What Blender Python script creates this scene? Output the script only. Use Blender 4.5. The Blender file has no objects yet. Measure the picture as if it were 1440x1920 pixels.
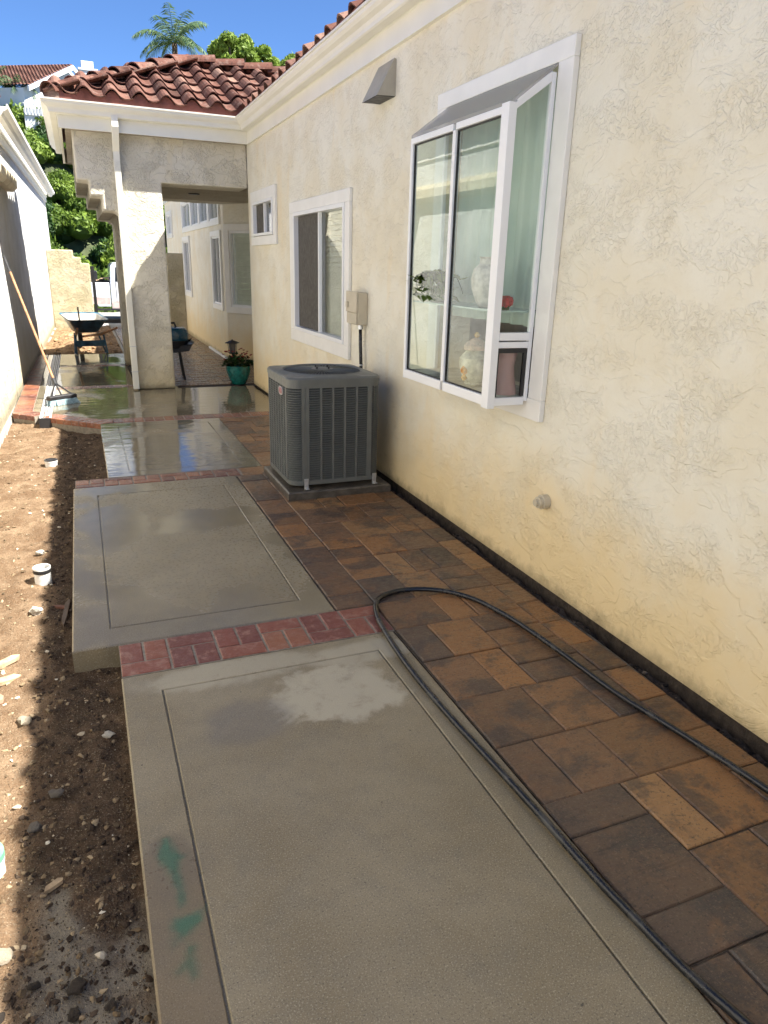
import bpy, bmesh, math, random
import numpy as np
from mathutils import Vector, Matrix, noise
R_=math.radians
rng=random.Random(7); nr=np.random.RandomState(5)
SC=bpy.context.scene
# ---------------------------------------------------------------- camera
cam=bpy.data.cameras.new('camera'); co=bpy.data.objects.new('camera',cam); SC.collection.objects.link(co); SC.camera=co
F=1331.
ey=Vector((-578,-475,F)).normalized(); dn=Vector((-114,3805,F)); dn=(dn-ey*dn.dot(ey)).normalized(); ex=dn.cross(ey)
r0=Vector((ex.x,ey.x,-dn.x)); r1=Vector((ex.y,ey.y,-dn.y)); r2=Vector((ex.z,ey.z,-dn.z))
m=Matrix((r0,-r1,-r2)).transposed().to_4x4(); m.translation=Vector((0,0,1.6)); co.matrix_world=m
cam.sensor_fit='VERTICAL'; cam.sensor_height=36; cam.lens=F/1920*36; cam.clip_end=2000; cam.clip_start=.05
SC.render.resolution_x=768; SC.render.resolution_y=1024
# ---------------------------------------------------------------- light
SUN=Vector((.675,-.40,1)).normalized()
W=bpy.data.worlds.new('World'); SC.world=W; W.use_nodes=True; wn=W.node_tree
sky=wn.nodes.new('ShaderNodeTexSky'); sky.sky_type='NISHITA'; sky.sun_disc=False
sky.sun_elevation=math.asin(SUN.z); sky.sun_rotation=math.atan2(SUN.x,SUN.y)
sky.altitude=3000; sky.air_density=1.0; sky.dust_density=0; sky.ozone_density=10
wn.links.new(sky.outputs[0],wn.nodes['Background'].inputs[0]); wn.nodes['Background'].inputs[1].default_value=.054
sl=bpy.data.lights.new('sun','SUN'); sl.energy=4.2; sl.angle=R_(.5); sl.color=(1,.955,.87)
so=bpy.data.objects.new('sun',sl); SC.collection.objects.link(so); so.rotation_euler=(-SUN).to_track_quat('-Z','Y').to_euler()
SC.view_settings.view_transform='Standard'; SC.view_settings.look='None'; SC.view_settings.exposure=2.05; SC.view_settings.gamma=1
SC.render.engine='CYCLES'; SC.cycles.max_bounces=10; SC.cycles.diffuse_bounces=5; SC.cycles.transparent_max_bounces=12
SC.cycles.sample_clamp_indirect=6
# ---------------------------------------------------------------- materials
class NT:
    def __init__(s,name):
        s.m=bpy.data.materials.new(name); s.m.use_nodes=True; s.t=s.m.node_tree; s.n=s.t.nodes; s.b=s.n['Principled BSDF']
        s.tc=s.n.new('ShaderNodeTexCoord'); s.co=s.tc.outputs['Object']
    def set(s,k,v):
        i=s.b.inputs[k]
        if hasattr(v,'links'): s.t.links.new(v,i)
        else: i.default_value=v if not isinstance(v,tuple) or len(v)==4 else v+(1,)
    def lk(s,a,b):
        if hasattr(a,'links'): s.t.links.new(a,b)
        elif isinstance(a,tuple): b.default_value=a+(1,) if (len(a)==3 and len(b.default_value)==4) else a
        else: b.default_value=a
    def noise(s,scale,detail=3,rough=.55,dist=0,co=None,col=False):
        n=s.n.new('ShaderNodeTexNoise'); s.lk(co or s.co,n.inputs['Vector']); n.inputs['Scale'].default_value=scale
        n.inputs['Detail'].default_value=detail; n.inputs['Roughness'].default_value=rough; n.inputs['Distortion'].default_value=dist
        return n.outputs['Color' if col else 'Fac']
    def vor(s,scale,feature='F1',out='Distance',co=None,rnd=1):
        n=s.n.new('ShaderNodeTexVoronoi'); n.feature=feature; s.lk(co or s.co,n.inputs['Vector']); n.inputs['Scale'].default_value=scale
        if 'Randomness' in n.inputs: n.inputs['Randomness'].default_value=rnd
        return n.outputs[out]
    def mapr(s,v,a,b,c=0,d=1):
        n=s.n.new('ShaderNodeMapRange'); n.interpolation_type='SMOOTHSTEP'; s.lk(v,n.inputs[0])
        for i,x in enumerate((a,b,c,d)): n.inputs[i+1].default_value=x
        return n.outputs[0]
    def math(s,op,a,b=0,c=0):
        n=s.n.new('ShaderNodeMath'); n.operation=op
        for i,x in enumerate((a,b,c)): s.lk(x,n.inputs[i])
        return n.outputs[0]
    def mix(s,f,a,b,blend='MIX'):
        n=s.n.new('ShaderNodeMix'); n.data_type='RGBA'; n.blend_type=blend; s.lk(f,n.inputs[0]); s.lk(a,n.inputs[6]); s.lk(b,n.inputs[7]); return n.outputs[2]
    def ramp(s,f,pts):
        n=s.n.new('ShaderNodeValToRGB'); s.lk(f,n.inputs[0]); e=n.color_ramp.elements
        while len(e)<len(pts): e.new(.5)
        for i,(p,c) in enumerate(pts): e[i].position=p; e[i].color=c+(1,)
        return n.outputs[0]
    def scale(s,v,sc,loc=(0,0,0)):
        n=s.n.new('ShaderNodeMapping'); s.lk(v,n.inputs[0]); n.inputs['Scale'].default_value=sc; n.inputs['Location'].default_value=loc; return n.outputs[0]
    def sep(s,v,i):
        n=s.n.new('ShaderNodeSeparateXYZ'); s.lk(v,n.inputs[0]); return n.outputs[i]
    def attr(s,name='rnd'):
        n=s.n.new('ShaderNodeAttribute'); n.attribute_name=name; return n.outputs['Fac']
    def bump(s,h,dist=.01,st=1,nrm=None):
        n=s.n.new('ShaderNodeBump'); s.lk(h,n.inputs['Height']); n.inputs['Distance'].default_value=dist; n.inputs['Strength'].default_value=st
        if nrm: s.lk(nrm,n.inputs['Normal'])
        return n.outputs[0]
    def add(s,*a):
        r=a[0]
        for x in a[1:]: r=s.math('ADD',r,x)
        return r
def simple(name,col,rough=.5,metal=0,var=.12,vs=8,bmp=0,bs=60,spec=.5,coat=0):
    k=NT(name); n=k.noise(vs,4)
    dark=tuple(c*(1-var) for c in col); lite=tuple(min(1,c*(1+var)) for c in col)
    k.set('Base Color',k.mix(k.mapr(n,.3,.7),dark,lite)); k.set('Roughness',k.mapr(k.noise(vs*3,3),.2,.8,rough*.8,min(1,rough*1.2))); k.set('Metallic',metal)
    k.set('Specular IOR Level',spec)
    if coat: k.set('Coat Weight',coat)
    if bmp: k.set('Normal',k.bump(k.noise(bs,4),bmp))
    return k.m
def stucco(name,base,lite,stain=None,mode=0,sc=1.0,amp=.006):
    """skip trowelled stucco: smooth flats with ragged islands and thin tool ridges"""
    k=NT(name); c=k.co
    wv=k.noise(5*sc,2,col=True); d=k.n.new('ShaderNodeVectorMath'); d.operation='MULTIPLY_ADD'
    k.lk(wv,d.inputs[0]); d.inputs[1].default_value=(.06,.06,.06); k.lk(c,d.inputs[2]); cc=d.outputs[0]
    reg=k.mapr(k.noise(4.2*sc,4,.6,.6,co=k.scale(c,(1,.75,1.1))),.44,.56)
    ns=k.noise(36*sc,3,.5,1.1,co=cc); isl=k.math('MULTIPLY',k.mapr(ns,.44,.57),reg)
    rim=k.math('MULTIPLY',k.mapr(k.math('ABSOLUTE',k.math('SUBTRACT',ns,.47)),0,.05,1,0),reg)
    n2=k.noise(8*sc,4,.6,1.2,co=k.scale(cc,(1,.55,1.6))); rid=k.math('MULTIPLY',k.mapr(k.math('ABSOLUTE',k.math('SUBTRACT',n2,.5)),0,.014,1,0),k.mapr(k.noise(5,3),.50,.62))
    fine=k.noise(150,3); mid=k.noise(22*sc,4)
    pat=k.mapr(k.noise(6.5*sc,4,.6,1.0,co=k.scale(cc,(1,.7,1.2),(3,1,2))),.48,.54)
    h=k.add(k.math('MULTIPLY',isl,.68),k.math('MULTIPLY',pat,.55),k.math('MULTIPLY',rid,-.22),k.math('MULTIPLY',fine,.10),k.math('MULTIPLY',mid,.45))
    col=k.mix(k.mapr(k.noise(2.2,4,.6),.35,.65),base,lite)
    col=k.mix(k.math('MULTIPLY',rim,.05),col,tuple(x*.55 for x in base))
    col=k.mix(k.math('MULTIPLY',k.mapr(k.noise(90,3),.5,.75),.10),col,tuple(x*.7 for x in base))
    if stain:
        z=k.sep(c,2); zz=k.add(z,k.math('MULTIPLY',k.noise(2.6,4,.65),-.75))
        col=k.mix(k.mapr(zz,-.35,.55,1,0),col,stain)
        dn_=k.mapr(k.noise(3.1,4,.6,.5,co=k.scale(c,(1,1,.35))),.55,.75,0,.35); col=k.mix(dn_,col,stain)
        col=k.mix(k.mapr(k.add(z,k.math('MULTIPLY',k.noise(9,4,.7),-.16)),-.07,.03,.75,0),col,tuple(x*.4 for x in stain))
    k.set('Base Color',col); k.set('Roughness',.88); k.set('Specular IOR Level',.25); k.set('Normal',k.bump(h,amp)); return k.m
M={}
M['stucco']=stucco('cream_stucco',(.78,.72,.565),(.82,.785,.665),(.81,.64,.36),amp=.0036)
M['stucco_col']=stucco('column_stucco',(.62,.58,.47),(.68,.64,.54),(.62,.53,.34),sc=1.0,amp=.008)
M['stucco_white']=stucco('white_stucco',(.56,.56,.55),(.64,.64,.63),(.52,.46,.33),amp=.006)
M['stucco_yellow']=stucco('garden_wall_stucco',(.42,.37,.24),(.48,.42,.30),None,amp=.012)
M['trim']=simple('white_trim_paint',(.84,.83,.79),.45,var=.03,vs=5,bmp=.0006,bs=40)
M['fascia']=simple('cream_fascia_paint',(.82,.80,.70),.4,var=.03,vs=3,bmp=.0006,bs=30)
M['alu']=simple('white_window_metal',(.84,.85,.86),.35,var=.02,vs=4)
M['gasket']=simple('black_gasket',(.015,.015,.016),.5)
M['dark']=simple('dark_interior',(.035,.033,.03),.9)
M['vent']=simple('tan_vent_paint',(.42,.39,.32),.5,var=.08)
M['box']=simple('beige_box_paint',(.56,.50,.38),.45,var=.05)
def hosem():
    k=NT('black_rubber_hose'); d=k.mapr(k.noise(5,5,.75),.50,.70,0,.5); k.set('Base Color',k.mix(d,(.010,.011,.014),(.11,.105,.095))); k.set('Roughness',k.math('MULTIPLY_ADD',d,.5,.24)); k.set('Normal',k.bump(k.noise(70,4,.6),.0015)); return k.m
M['hose']=hosem()
M['hosegrey']=simple('dusty_hose',(.085,.085,.085),.55,var=.6,vs=25,bmp=.0015,bs=50)
M['acgrey']=simple('grey_cabinet_paint',(.118,.126,.120),.38,var=.08,vs=9,spec=.5)
M['accoil']=simple('black_coil_fins',(.012,.013,.014),.7)
M['galv']=simple('galvanised_steel',(.6,.62,.64),.35,.8,.15,20)
M['pad']=simple('wet_concrete_pad',(.085,.074,.06),.35,var=.35,vs=14,bmp=.004,bs=50)
M['wood']=simple('handle_wood',(.42,.20,.09),.5,var=.3,vs=20)
M['wood2']=simple('weathered_wood',(.40,.29,.18),.8,var=.35,vs=30,bmp=.002,bs=60)
M['black']=simple('black_plastic',(.02,.02,.022),.4,var=.2)
M['blackmetal']=simple('black_painted_metal',(.016,.016,.018),.45)
M['pvc']=simple('white_pvc',(.72,.72,.70),.4,var=.25,vs=20)
M['greenpl']=simple('mint_plastic',(.16,.48,.26),.5,var=.2,vs=30)
M['teal']=simple('teal_glaze',(.01,.13,.11),.15,var=.4,vs=25,coat=.5)
M['blue']=simple('blue_enamel',(.035,.10,.15),.35,var=.5,vs=9,bmp=.002,bs=20)
M['cement']=simple('dried_cement',(.42,.40,.35),.85,var=.25,vs=10,bmp=.004,bs=30)
M['bristle']=simple('grey_bristles',(.26,.38,.42),.6,var=.35,vs=80,bmp=.004,bs=150)
M['red']=simple('red_petals',(.32,.01,.012),.5,var=.5,vs=40)
M['truck']=simple('white_truck_paint',(.72,.74,.78),.15,var=.04,coat=.6)
M['rubber']=simple('tyre_rubber',(.02,.02,.02),.8)
M['bark']=simple('bark',(.12,.085,.055),.9,var=.4,vs=14,bmp=.02,bs=18)
M['hwhite']=simple('far_white_paint',(.58,.60,.62),.7,var=.05,vs=2)
M['asphalt']=simple('pale_street_concrete',(.26,.25,.235),.9,var=.3,vs=20,bmp=.004,bs=90)
M['blind']=simple('pale_blinds',(.66,.67,.58),.5,var=.06)
M['screen']=simple('dark_insect_screen',(.085,.078,.068),.8,var=.1)
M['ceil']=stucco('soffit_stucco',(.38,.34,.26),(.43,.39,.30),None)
def leaf(name,a,b,c):
    k=NT(name); k.set('Base Color',k.ramp(k.attr(),[(0,a),(.5,b),(1,c)])); k.set('Roughness',.55); k.set('Specular IOR Level',.3)
    try: k.set('Subsurface Weight',0)
    except Exception: pass
    tr=k.n.new('ShaderNodeBsdfTranslucent'); k.lk(k.b.inputs['Base Color'].links[0].from_socket,tr.inputs[0]); ms=k.n.new('ShaderNodeMixShader'); ms.inputs[0].default_value=.28
    k.t.links.new(k.b.outputs[0],ms.inputs[1]); k.t.links.new(tr.outputs[0],ms.inputs[2]); k.t.links.new(ms.outputs[0],k.n['Material Output'].inputs[0]); return k.m
M['leafA']=leaf('hedge_leaves',(.05,.085,.012),(.115,.185,.024),(.23,.31,.042))
M['leafD']=leaf('dark_leaves',(.018,.045,.012),(.035,.085,.02),(.065,.14,.03))
M['leafY']=leaf('yellow_green_leaves',(.09,.15,.02),(.20,.29,.045),(.34,.42,.08))
M['leafP']=leaf('palm_leaflets',(.05,.10,.05),(.11,.19,.09),(.22,.28,.12))
M['leafF']=leaf('flower_leaves',(.015,.04,.012),(.03,.07,.02),(.05,.11,.03))
def tilemat(name,cols,bmp=.004):
    k=NT(name); a=k.attr(); base=k.ramp(a,cols)
    n=k.noise(9,5,.7); base=k.mix(k.mapr(n,.5,.64,0,.5),base,(.24,.17,.14))
    base=k.mix(k.mapr(k.noise(26,5,.75),.50,.64,0,.7),base,(.05,.034,.03))
    k.set('Base Color',base); k.set('Roughness',.97); k.set('Specular IOR Level',.08); k.set('Normal',k.bump(k.noise(60,5,.7),bmp)); return k.m
M['tile']=tilemat('weathered_clay_tile',[(0,(.080,.040,.031)),(.5,(.140,.066,.050)),(.8,(.19,.098,.074)),(1,(.27,.17,.13))])
M['tileo']=tilemat('orange_clay_tile',[(0,(.42,.16,.08)),(1,(.50,.22,.12))])
M['birdstop']=simple('red_mortar',(.15,.05,.038),.8,var=.2,vs=10,bmp=.003)
def concrete(wet):
    k=NT('wet_concrete_%s'%wet); c=k.co; y=k.sep(c,1); x=k.sep(c,0)
    mot=k.noise(2.3,5,.6); m2=k.noise(9,4,.6)
    col=k.mix(k.mapr(mot,.3,.7),(.212,.170,.102),(.282,.234,.152)); col=k.mix(k.mapr(m2,.4,.8,0,.5),col,(.18,.158,.115))
    sp=k.noise(230,2,.7); col=k.mix(k.mapr(sp,.55,.67,0,.68),col,(.46,.41,.31)); col=k.mix(k.mapr(k.noise(200,2,.6,co=k.scale(c,(1,1,1),(9,4,0))),.57,.69,0,.65),col,(.055,.05,.045))
    col=k.mix(k.mapr(k.noise(38,2,.5,co=k.scale(c,(1,1,1),(3,7,0))),.74,.78,0,.8),col,(.04,.036,.03))
    # dry pale patch near the brick band and a brown damp end
    def blob(cx,cy,rx,ry,sharp=.35,amp=.9,ns=5):
        dx=k.math('MULTIPLY',k.math('SUBTRACT',x,cx),1/rx); dy=k.math('MULTIPLY',k.math('SUBTRACT',y,cy),1/ry)
        r=k.math('SQRT',k.math('ADD',k.math('MULTIPLY',dx,dx),k.math('MULTIPLY',dy,dy)))
        r=k.math('ADD',r,k.math('MULTIPLY',k.math('SUBTRACT',k.noise(ns,4,.6,.4),.5),amp)); return k.mapr(r,1-sharp,1+sharp*.5,1,0)
    dry=k.math('MAXIMUM',blob(.80,2.30,.27,.20,sharp=.2,amp=1.5,ns=7),k.math('MULTIPLY',blob(1.0,2.56,.32,.09),.8)); dry=k.math('MAXIMUM',dry,k.math('MULTIPLY',blob(.45,2.6,.4,.10,ns=8),.7)); dry=k.math('MULTIPLY',dry,k.mapr(k.noise(12,5,.7),.28,.5,.35,1))
    col=k.mix(k.math('MULTIPLY',dry,.85),col,(.44,.40,.31))
    brown=k.math('MULTIPLY',blob(.075,1.35,.14,.42,sharp=.08,amp=.35),k.mapr(x,.144,.147,1,0)); col=k.mix(k.math('MULTIPLY',brown,.5),col,(.13,.088,.05))
    col=k.mix(k.math('MULTIPLY',blob(.42,2.25,.18,.14,amp=1.2),.3),col,(.10,.10,.12))
    wetn=k.noise(1.15,3,.5,.3,co=k.scale(c,(1,.8,1),(2.2,1.7,0)))
    if wet==0: pud=k.mapr(k.noise(1.4,2,.5,co=k.scale(c,(1,1,1),(4,2,0))),.58,.68,0,.25); base_r=.40
    elif wet==1: pud=k.mapr(wetn,.50,.56,0,.6); base_r=.30
    else: pud=k.mapr(wetn,.36,.46,0,1); base_r=.20
    film=k.mapr(k.noise(55,3),.3,.7,base_r-.07,base_r+.1)
    rough=k.math('MULTIPLY_ADD',k.math('MULTIPLY',pud,-1),k.math('SUBTRACT',film,.025),film)
    rough=k.math('MAXIMUM',rough,k.math('MULTIPLY',dry,.8))
    col=k.mix(k.math('MULTIPLY',pud,.45),col,(.085,.078,.058))
    k.set('Base Color',col); k.set('Roughness',rough); k.set('Specular IOR Level',k.math('MULTIPLY_ADD',pud,.35,.5))
    h=k.add(k.math('MULTIPLY',k.noise(180,3,.6),.5),k.math('MULTIPLY',k.noise(14,3),.6))
    b=k.n.new('ShaderNodeBump'); k.lk(h,b.inputs['Height']); b.inputs['Distance'].default_value=.0022; k.lk(k.math('MULTIPLY_ADD',pud,-.93,1.0),b.inputs['Strength'])
    rip=k.bump(k.noise(5,2,.5,co=k.scale(c,(1,2.2,1))),.006,.3,b.outputs[0]) if wet==2 else b.outputs[0]
    k.set('Normal',rip); return k.m
for i in range(3): M['conc%d'%i]=concrete(i)
def paver(wet):
    k=NT('tumbled_paver_%d'%wet); c=k.co; a=k.attr()
    off=k.n.new('ShaderNodeCombineXYZ'); k.lk(k.math('MULTIPLY',a,37.0),off.inputs[0]); k.lk(k.math('MULTIPLY',a,91.0),off.inputs[1])
    ad=k.n.new('ShaderNodeVectorMath'); ad.operation='ADD'; k.lk(c,ad.inputs[0]); k.lk(off.outputs[0],ad.inputs[1]); cc=ad.outputs[0]
    base=k.ramp(a,[(0,(.095,.066,.048)),(.28,(.17,.090,.042)),(.5,(.29,.14,.052)),(.72,(.15,.09,.054)),(1,(.34,.185,.075))])
    char=k.mapr(k.add(k.noise(4.5,5,.68,.4,co=cc),k.math('MULTIPLY',k.noise(45,3,.7,co=cc),.22)),.57,.74,0,.72); base=k.mix(char,base,(.035,.033,.033))
    org=k.mapr(k.noise(5.5,4,.65,.5,co=k.scale(cc,(1,1,1),(5,9,2))),.52,.78,0,.55); base=k.mix(org,base,(.29,.13,.048))
    base=k.mix(k.mapr(k.noise(140,3,.75),.54,.68,0,.4),base,(.30,.21,.14)); base=k.mix(k.mapr(k.noise(85,3,.75,co=k.scale(c,(1,1,1),(8,3,1))),.56,.66,0,.7),base,(.03,.024,.02))
    k.set('Base Color',base)
    rid=k.noise(7,4,.6,1.6,co=k.scale(cc,(.8,3.4,1)))
    h=k.add(k.math('MULTIPLY',rid,1.0),k.math('MULTIPLY',k.noise(110,4,.7),.28))
    r=.36 if wet==0 else .17
    k.set('Roughness',k.mapr(k.noise(30,4,.7,co=cc),.3,.7,r-.08,r+.18)); k.set('Normal',k.bump(h,.0075 if wet==0 else .007)); k.set('Specular IOR Level',.5); return k.m
M['paver0']=paver(0); M['paver1']=paver(1)
def brickm(name,cols,rough):
    k=NT(name); base=k.ramp(k.attr(),cols); base=k.mix(k.mapr(k.noise(16,5,.7),.50,.66,0,.7),base,(.34,.19,.15)); base=k.mix(k.mapr(k.noise(60,4,.7),.55,.75,0,.5),base,(.05,.025,.022))
    k.set('Base Color',base); k.set('Roughness',k.mapr(k.noise(25,3),.3,.7,rough*.7,rough*1.5)); k.set('Normal',k.bump(k.noise(90,4,.7),.003)); return k.m
M['brick']=brickm('red_brick',[(0,(.15,.05,.04)),(.5,(.22,.07,.048)),(1,(.27,.11,.06))],.42)
M['brickw']=brickm('wet_brick',[(0,(.13,.045,.035)),(.5,(.22,.08,.045)),(1,(.30,.12,.06))],.16)
M['mortar']=simple('grey_mortar',(.23,.20,.16),.6,var=.2,vs=40,bmp=.002,bs=100)
M['joint']=simple('dark_joint_sand',(.06,.045,.033),.8,var=.4,vs=60)
def soil(name,dark,lite,gx):
    k=NT(name); c=k.co; x=k.sep(c,0); y=k.sep(c,1)
    lim=k.math('MULTIPLY_ADD',k.noise(2.4,4,.6),.34,gx-.17)
    litm=k.mapr(k.math('SUBTRACT',x,lim),-.05,.05,1,0)  # follows the eave's shadow edge: sunlit soil to the left, shaded to the right
    cool=k.mapr(k.add(y,k.math('MULTIPLY',k.noise(4,4,.65),1.0)),2.1,2.3,1,0)
    dry=k.mix(k.mapr(k.noise(7,5,.7),.35,.7),(.17,.105,.06),lite); dk=k.mix(k.mapr(k.noise(16,5,.7),.35,.7),dark,tuple(v*1.9 for v in dark))  # sunlit tone first, shaded tone second; the light is painted into the soil colour
    dk=k.mix(k.math('MULTIPLY',cool,k.mapr(k.noise(3.2,4,.6),.32,.5)),dk,(.235,.205,.165))
    col=k.mix(litm,dk,dry); col=k.mix(k.mapr(k.noise(140,4,.75),.54,.7,0,.7),col,(.42,.36,.26)); col=k.mix(k.mapr(k.noise(90,4,.7,co=k.scale(c,(1,1,1),(5,5,5))),.56,.72,0,.7),col,(.03,.022,.016))
    k.set('Base Color',col); k.set('Roughness',.95); k.set('Specular IOR Level',.15)
    k.set('Normal',k.bump(k.add(k.noise(38,5,.75),k.math('MULTIPLY',k.noise(160,3,.7),.5)),.02)); return k.m
M['soil']=soil('dirt',(.072,.047,.030),(.29,.20,.125),-.30)
M['soilfar']=soil('graded_dirt',(.16,.10,.055),(.40,.26,.14),.9)
M['peb']=simple('pebbles',(.34,.29,.22),.85,var=.5,vs=9,bmp=.003)
M['pebd']=simple('dark_clods',(.05,.036,.026),.9,var=.4,vs=20,bmp=.006,bs=70)
M['hill']=simple('hillside_soil',(.06,.075,.03),.95,var=.4,vs=1.5)
M['gnd']=simple('dry_ground',(.20,.16,.11),.95,var=.3,vs=1)
def glassm(name,tint=(.965,.985,.975),boost=1.25):
    m_=bpy.data.materials.new(name); m_.use_nodes=True; t=m_.node_tree; n=t.nodes; n.remove(n['Principled BSDF'])
    tr=n.new('ShaderNodeBsdfTransparent'); tr.inputs[0].default_value=tint+(1,); g=n.new('ShaderNodeBsdfGlossy'); g.inputs['Roughness'].default_value=0
    fr=n.new('ShaderNodeFresnel'); ge=n.new('ShaderNodeNewGeometry'); ir=n.new('ShaderNodeMapRange'); ir.inputs[3].default_value=1.5; ir.inputs[4].default_value=1/1.5; t.links.new(ge.outputs['Backfacing'],ir.inputs[0]); t.links.new(ir.outputs[0],fr.inputs[0]); mu=n.new('ShaderNodeMath'); mu.operation='MULTIPLY'; mu.use_clamp=True; mu.inputs[1].default_value=boost
    ms=n.new('ShaderNodeMixShader'); t.links.new(fr.outputs[0],mu.inputs[0]); t.links.new(mu.outputs[0],ms.inputs[0]); t.links.new(tr.outputs[0],ms.inputs[1]); t.links.new(g.outputs[0],ms.inputs[2]); t.links.new(ms.outputs[0],n['Material Output'].inputs[0]); return m_
M['glass']=glassm('window_glass'); M['glassd']=glassm('bay_glass',(.95,.985,.965),1.1)
def lidm():
    k=NT('clouded_lid_glass'); k.set('Base Color',(.46,.44,.42)); k.set('Roughness',.35); k.set('Alpha',.45); return k.m
M['lid']=lidm()
def curtain():
    k=NT('pale_green_curtain'); k.set('Base Color',k.mix(k.mapr(k.noise(3,2),.3,.7),(.46,.55,.51),(.56,.64,.59))); k.set('Roughness',.9); return k.m
M['curtain']=curtain()
# ---------------------------------------------------------------- builders
C=SC.collection
class MB:
    def __init__(s): s.v=[]; s.f=[]; s.r=[]; s.cur=.5
    def add(s,vs,fs):
        b=len(s.v); s.v+= [tuple(v) for v in vs]; s.f+=[tuple(i+b for i in f) for f in fs]; s.r+=[s.cur]*len(fs); return s
    def box(s,x0,x1,y0,y1,z0,z1,T=None):
        vs=[(x,y,z) for x in(x0,x1) for y in(y0,y1) for z in(z0,z1)]
        if T: vs=[T(v) for v in vs]
        return s.add(vs,[(0,1,3,2),(4,6,7,5),(0,4,5,1),(2,3,7,6),(0,2,6,4),(1,5,7,3)])
    def bbox(s,x0,x1,y0,y1,z0,z1,b=.004,T=None):
        rings=[(x0,x1,y0,y1,z0),(x0,x1,y0,y1,z1-b),(x0+b,x1-b,y0+b,y1-b,z1)]
        vs=[]
        for a,c,d,e,z in rings: vs+=[(a,d,z),(c,d,z),(c,e,z),(a,e,z)]
        if T: vs=[T(v) for v in vs]
        fs=[(3,2,1,0),(8,9,10,11)]
        for k in (0,4):
            for i in range(4): j=(i+1)%4; fs.append((k+i,k+j,k+4+j,k+4+i))
        return s.add(vs,fs)
    def prism(s,poly,h0,h1,ax='z',T=None):
        """poly of 2-D points extruded along ax"""
        def P(a,b,h): return {'z':(a,b,h),'y':(a,h,b),'x':(h,a,b)}[ax]
        n=len(poly); vs=[P(a,b,h0) for a,b in poly]+[P(a,b,h1) for a,b in poly]
        if T: vs=[T(v) for v in vs]
        return s.add(vs,[tuple(range(n))[::-1],tuple(range(n,2*n))]+[(i,(i+1)%n,n+(i+1)%n,n+i) for i in range(n)])
    def tube(s,pts,r,seg=10,cap=True):
        pts=[Vector(p) for p in pts]; rs=r if isinstance(r,(list,tuple)) else [r]*len(pts); vs=[]; up=None
        for i,p in enumerate(pts):
            t=(pts[min(i+1,len(pts)-1)]-pts[max(i-1,0)]).normalized()
            if up is None: up=t.orthogonal().normalized()
            up=(up-t*up.dot(t)); up=up.normalized() if up.length>1e-6 else t.orthogonal().normalized(); sd=t.cross(up)
            for k in range(seg): a=2*math.pi*k/seg; vs.append(p+(up*math.cos(a)+sd*math.sin(a))*rs[i])
        fs=[]
        for i in range(len(pts)-1):
            for k in range(seg): j=(k+1)%seg; fs.append((i*seg+k,i*seg+j,(i+1)*seg+j,(i+1)*seg+k))
        if cap: fs+= [tuple(range(seg))[::-1],tuple((len(pts)-1)*seg+k for k in range(seg))]
        return s.add(vs,fs)
    def lathe(s,prof,c,seg=28,cap=True):
        vs=[]; fs=[]
        for r,z in prof:
            for k in range(seg): a=2*math.pi*k/seg; vs.append((c[0]+r*math.cos(a),c[1]+r*math.sin(a),c[2]+z))
        for i in range(len(prof)-1):
            for k in range(seg): j=(k+1)%seg; fs.append((i*seg+k,i*seg+j,(i+1)*seg+j,(i+1)*seg+k))
        if cap: fs+=[tuple(range(seg))[::-1],tuple((len(prof)-1)*seg+k for k in range(seg))]
        return s.add(vs,fs)
    def build(s,name,mat,parent=None,smooth=False,bevel=0,rndattr=True):
        me=bpy.data.meshes.new(name); me.from_pydata([tuple(v) for v in s.v],[],s.f); me.materials.append(mat)
        if rndattr:
            a=me.attributes.new('rnd','FLOAT','FACE'); a.data.foreach_set('value',s.r)
        bm=bmesh.new(); bm.from_mesh(me); bmesh.ops.recalc_face_normals(bm,faces=bm.faces); bm.to_mesh(me); bm.free()
        return link(name,me,parent,smooth,bevel)
def link(name,me,parent=None,smooth=False,bevel=0):
    o=bpy.data.objects.new(name,me); C.objects.link(o)
    if smooth:
        me.shade_smooth()
        if smooth=='auto':
            try: me.set_sharp_from_angle(angle=R_(35))
            except Exception: pass
    if bevel: b=o.modifiers.new('bevel','BEVEL'); b.width=bevel; b.segments=2; b.limit_method='ANGLE'
    if parent:
        o.parent=parent; o.matrix_parent_inverse=parent_world(parent).inverted()
    return o
def parent_world(p):
    mm=Matrix.LocRotScale(p.location,p.rotation_euler,p.scale)
    return (parent_world(p.parent)@p.matrix_parent_inverse@mm) if p.parent else mm
def thing(name,label,cat,loc=(0,0,0),group=None):
    o=bpy.data.objects.new(name,None); C.objects.link(o); o.location=loc; o.empty_display_size=.1; return tag(o,label,cat,group)
def tag(o,label,cat,group=None,kind=None):
    o['label']=label; o['category']=cat
    if group: o['group']=group
    if kind: o['kind']=kind
    return o
def struct(o,label,cat): return tag(o,label,cat,kind='structure')
def copy_tree(o,parent=None):
    c=o.copy(); C.objects.link(c)
    if parent: c.parent=parent
    for ch in [x for x in C.objects if x.parent==o]: copy_tree(ch,c)
    return c
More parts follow.
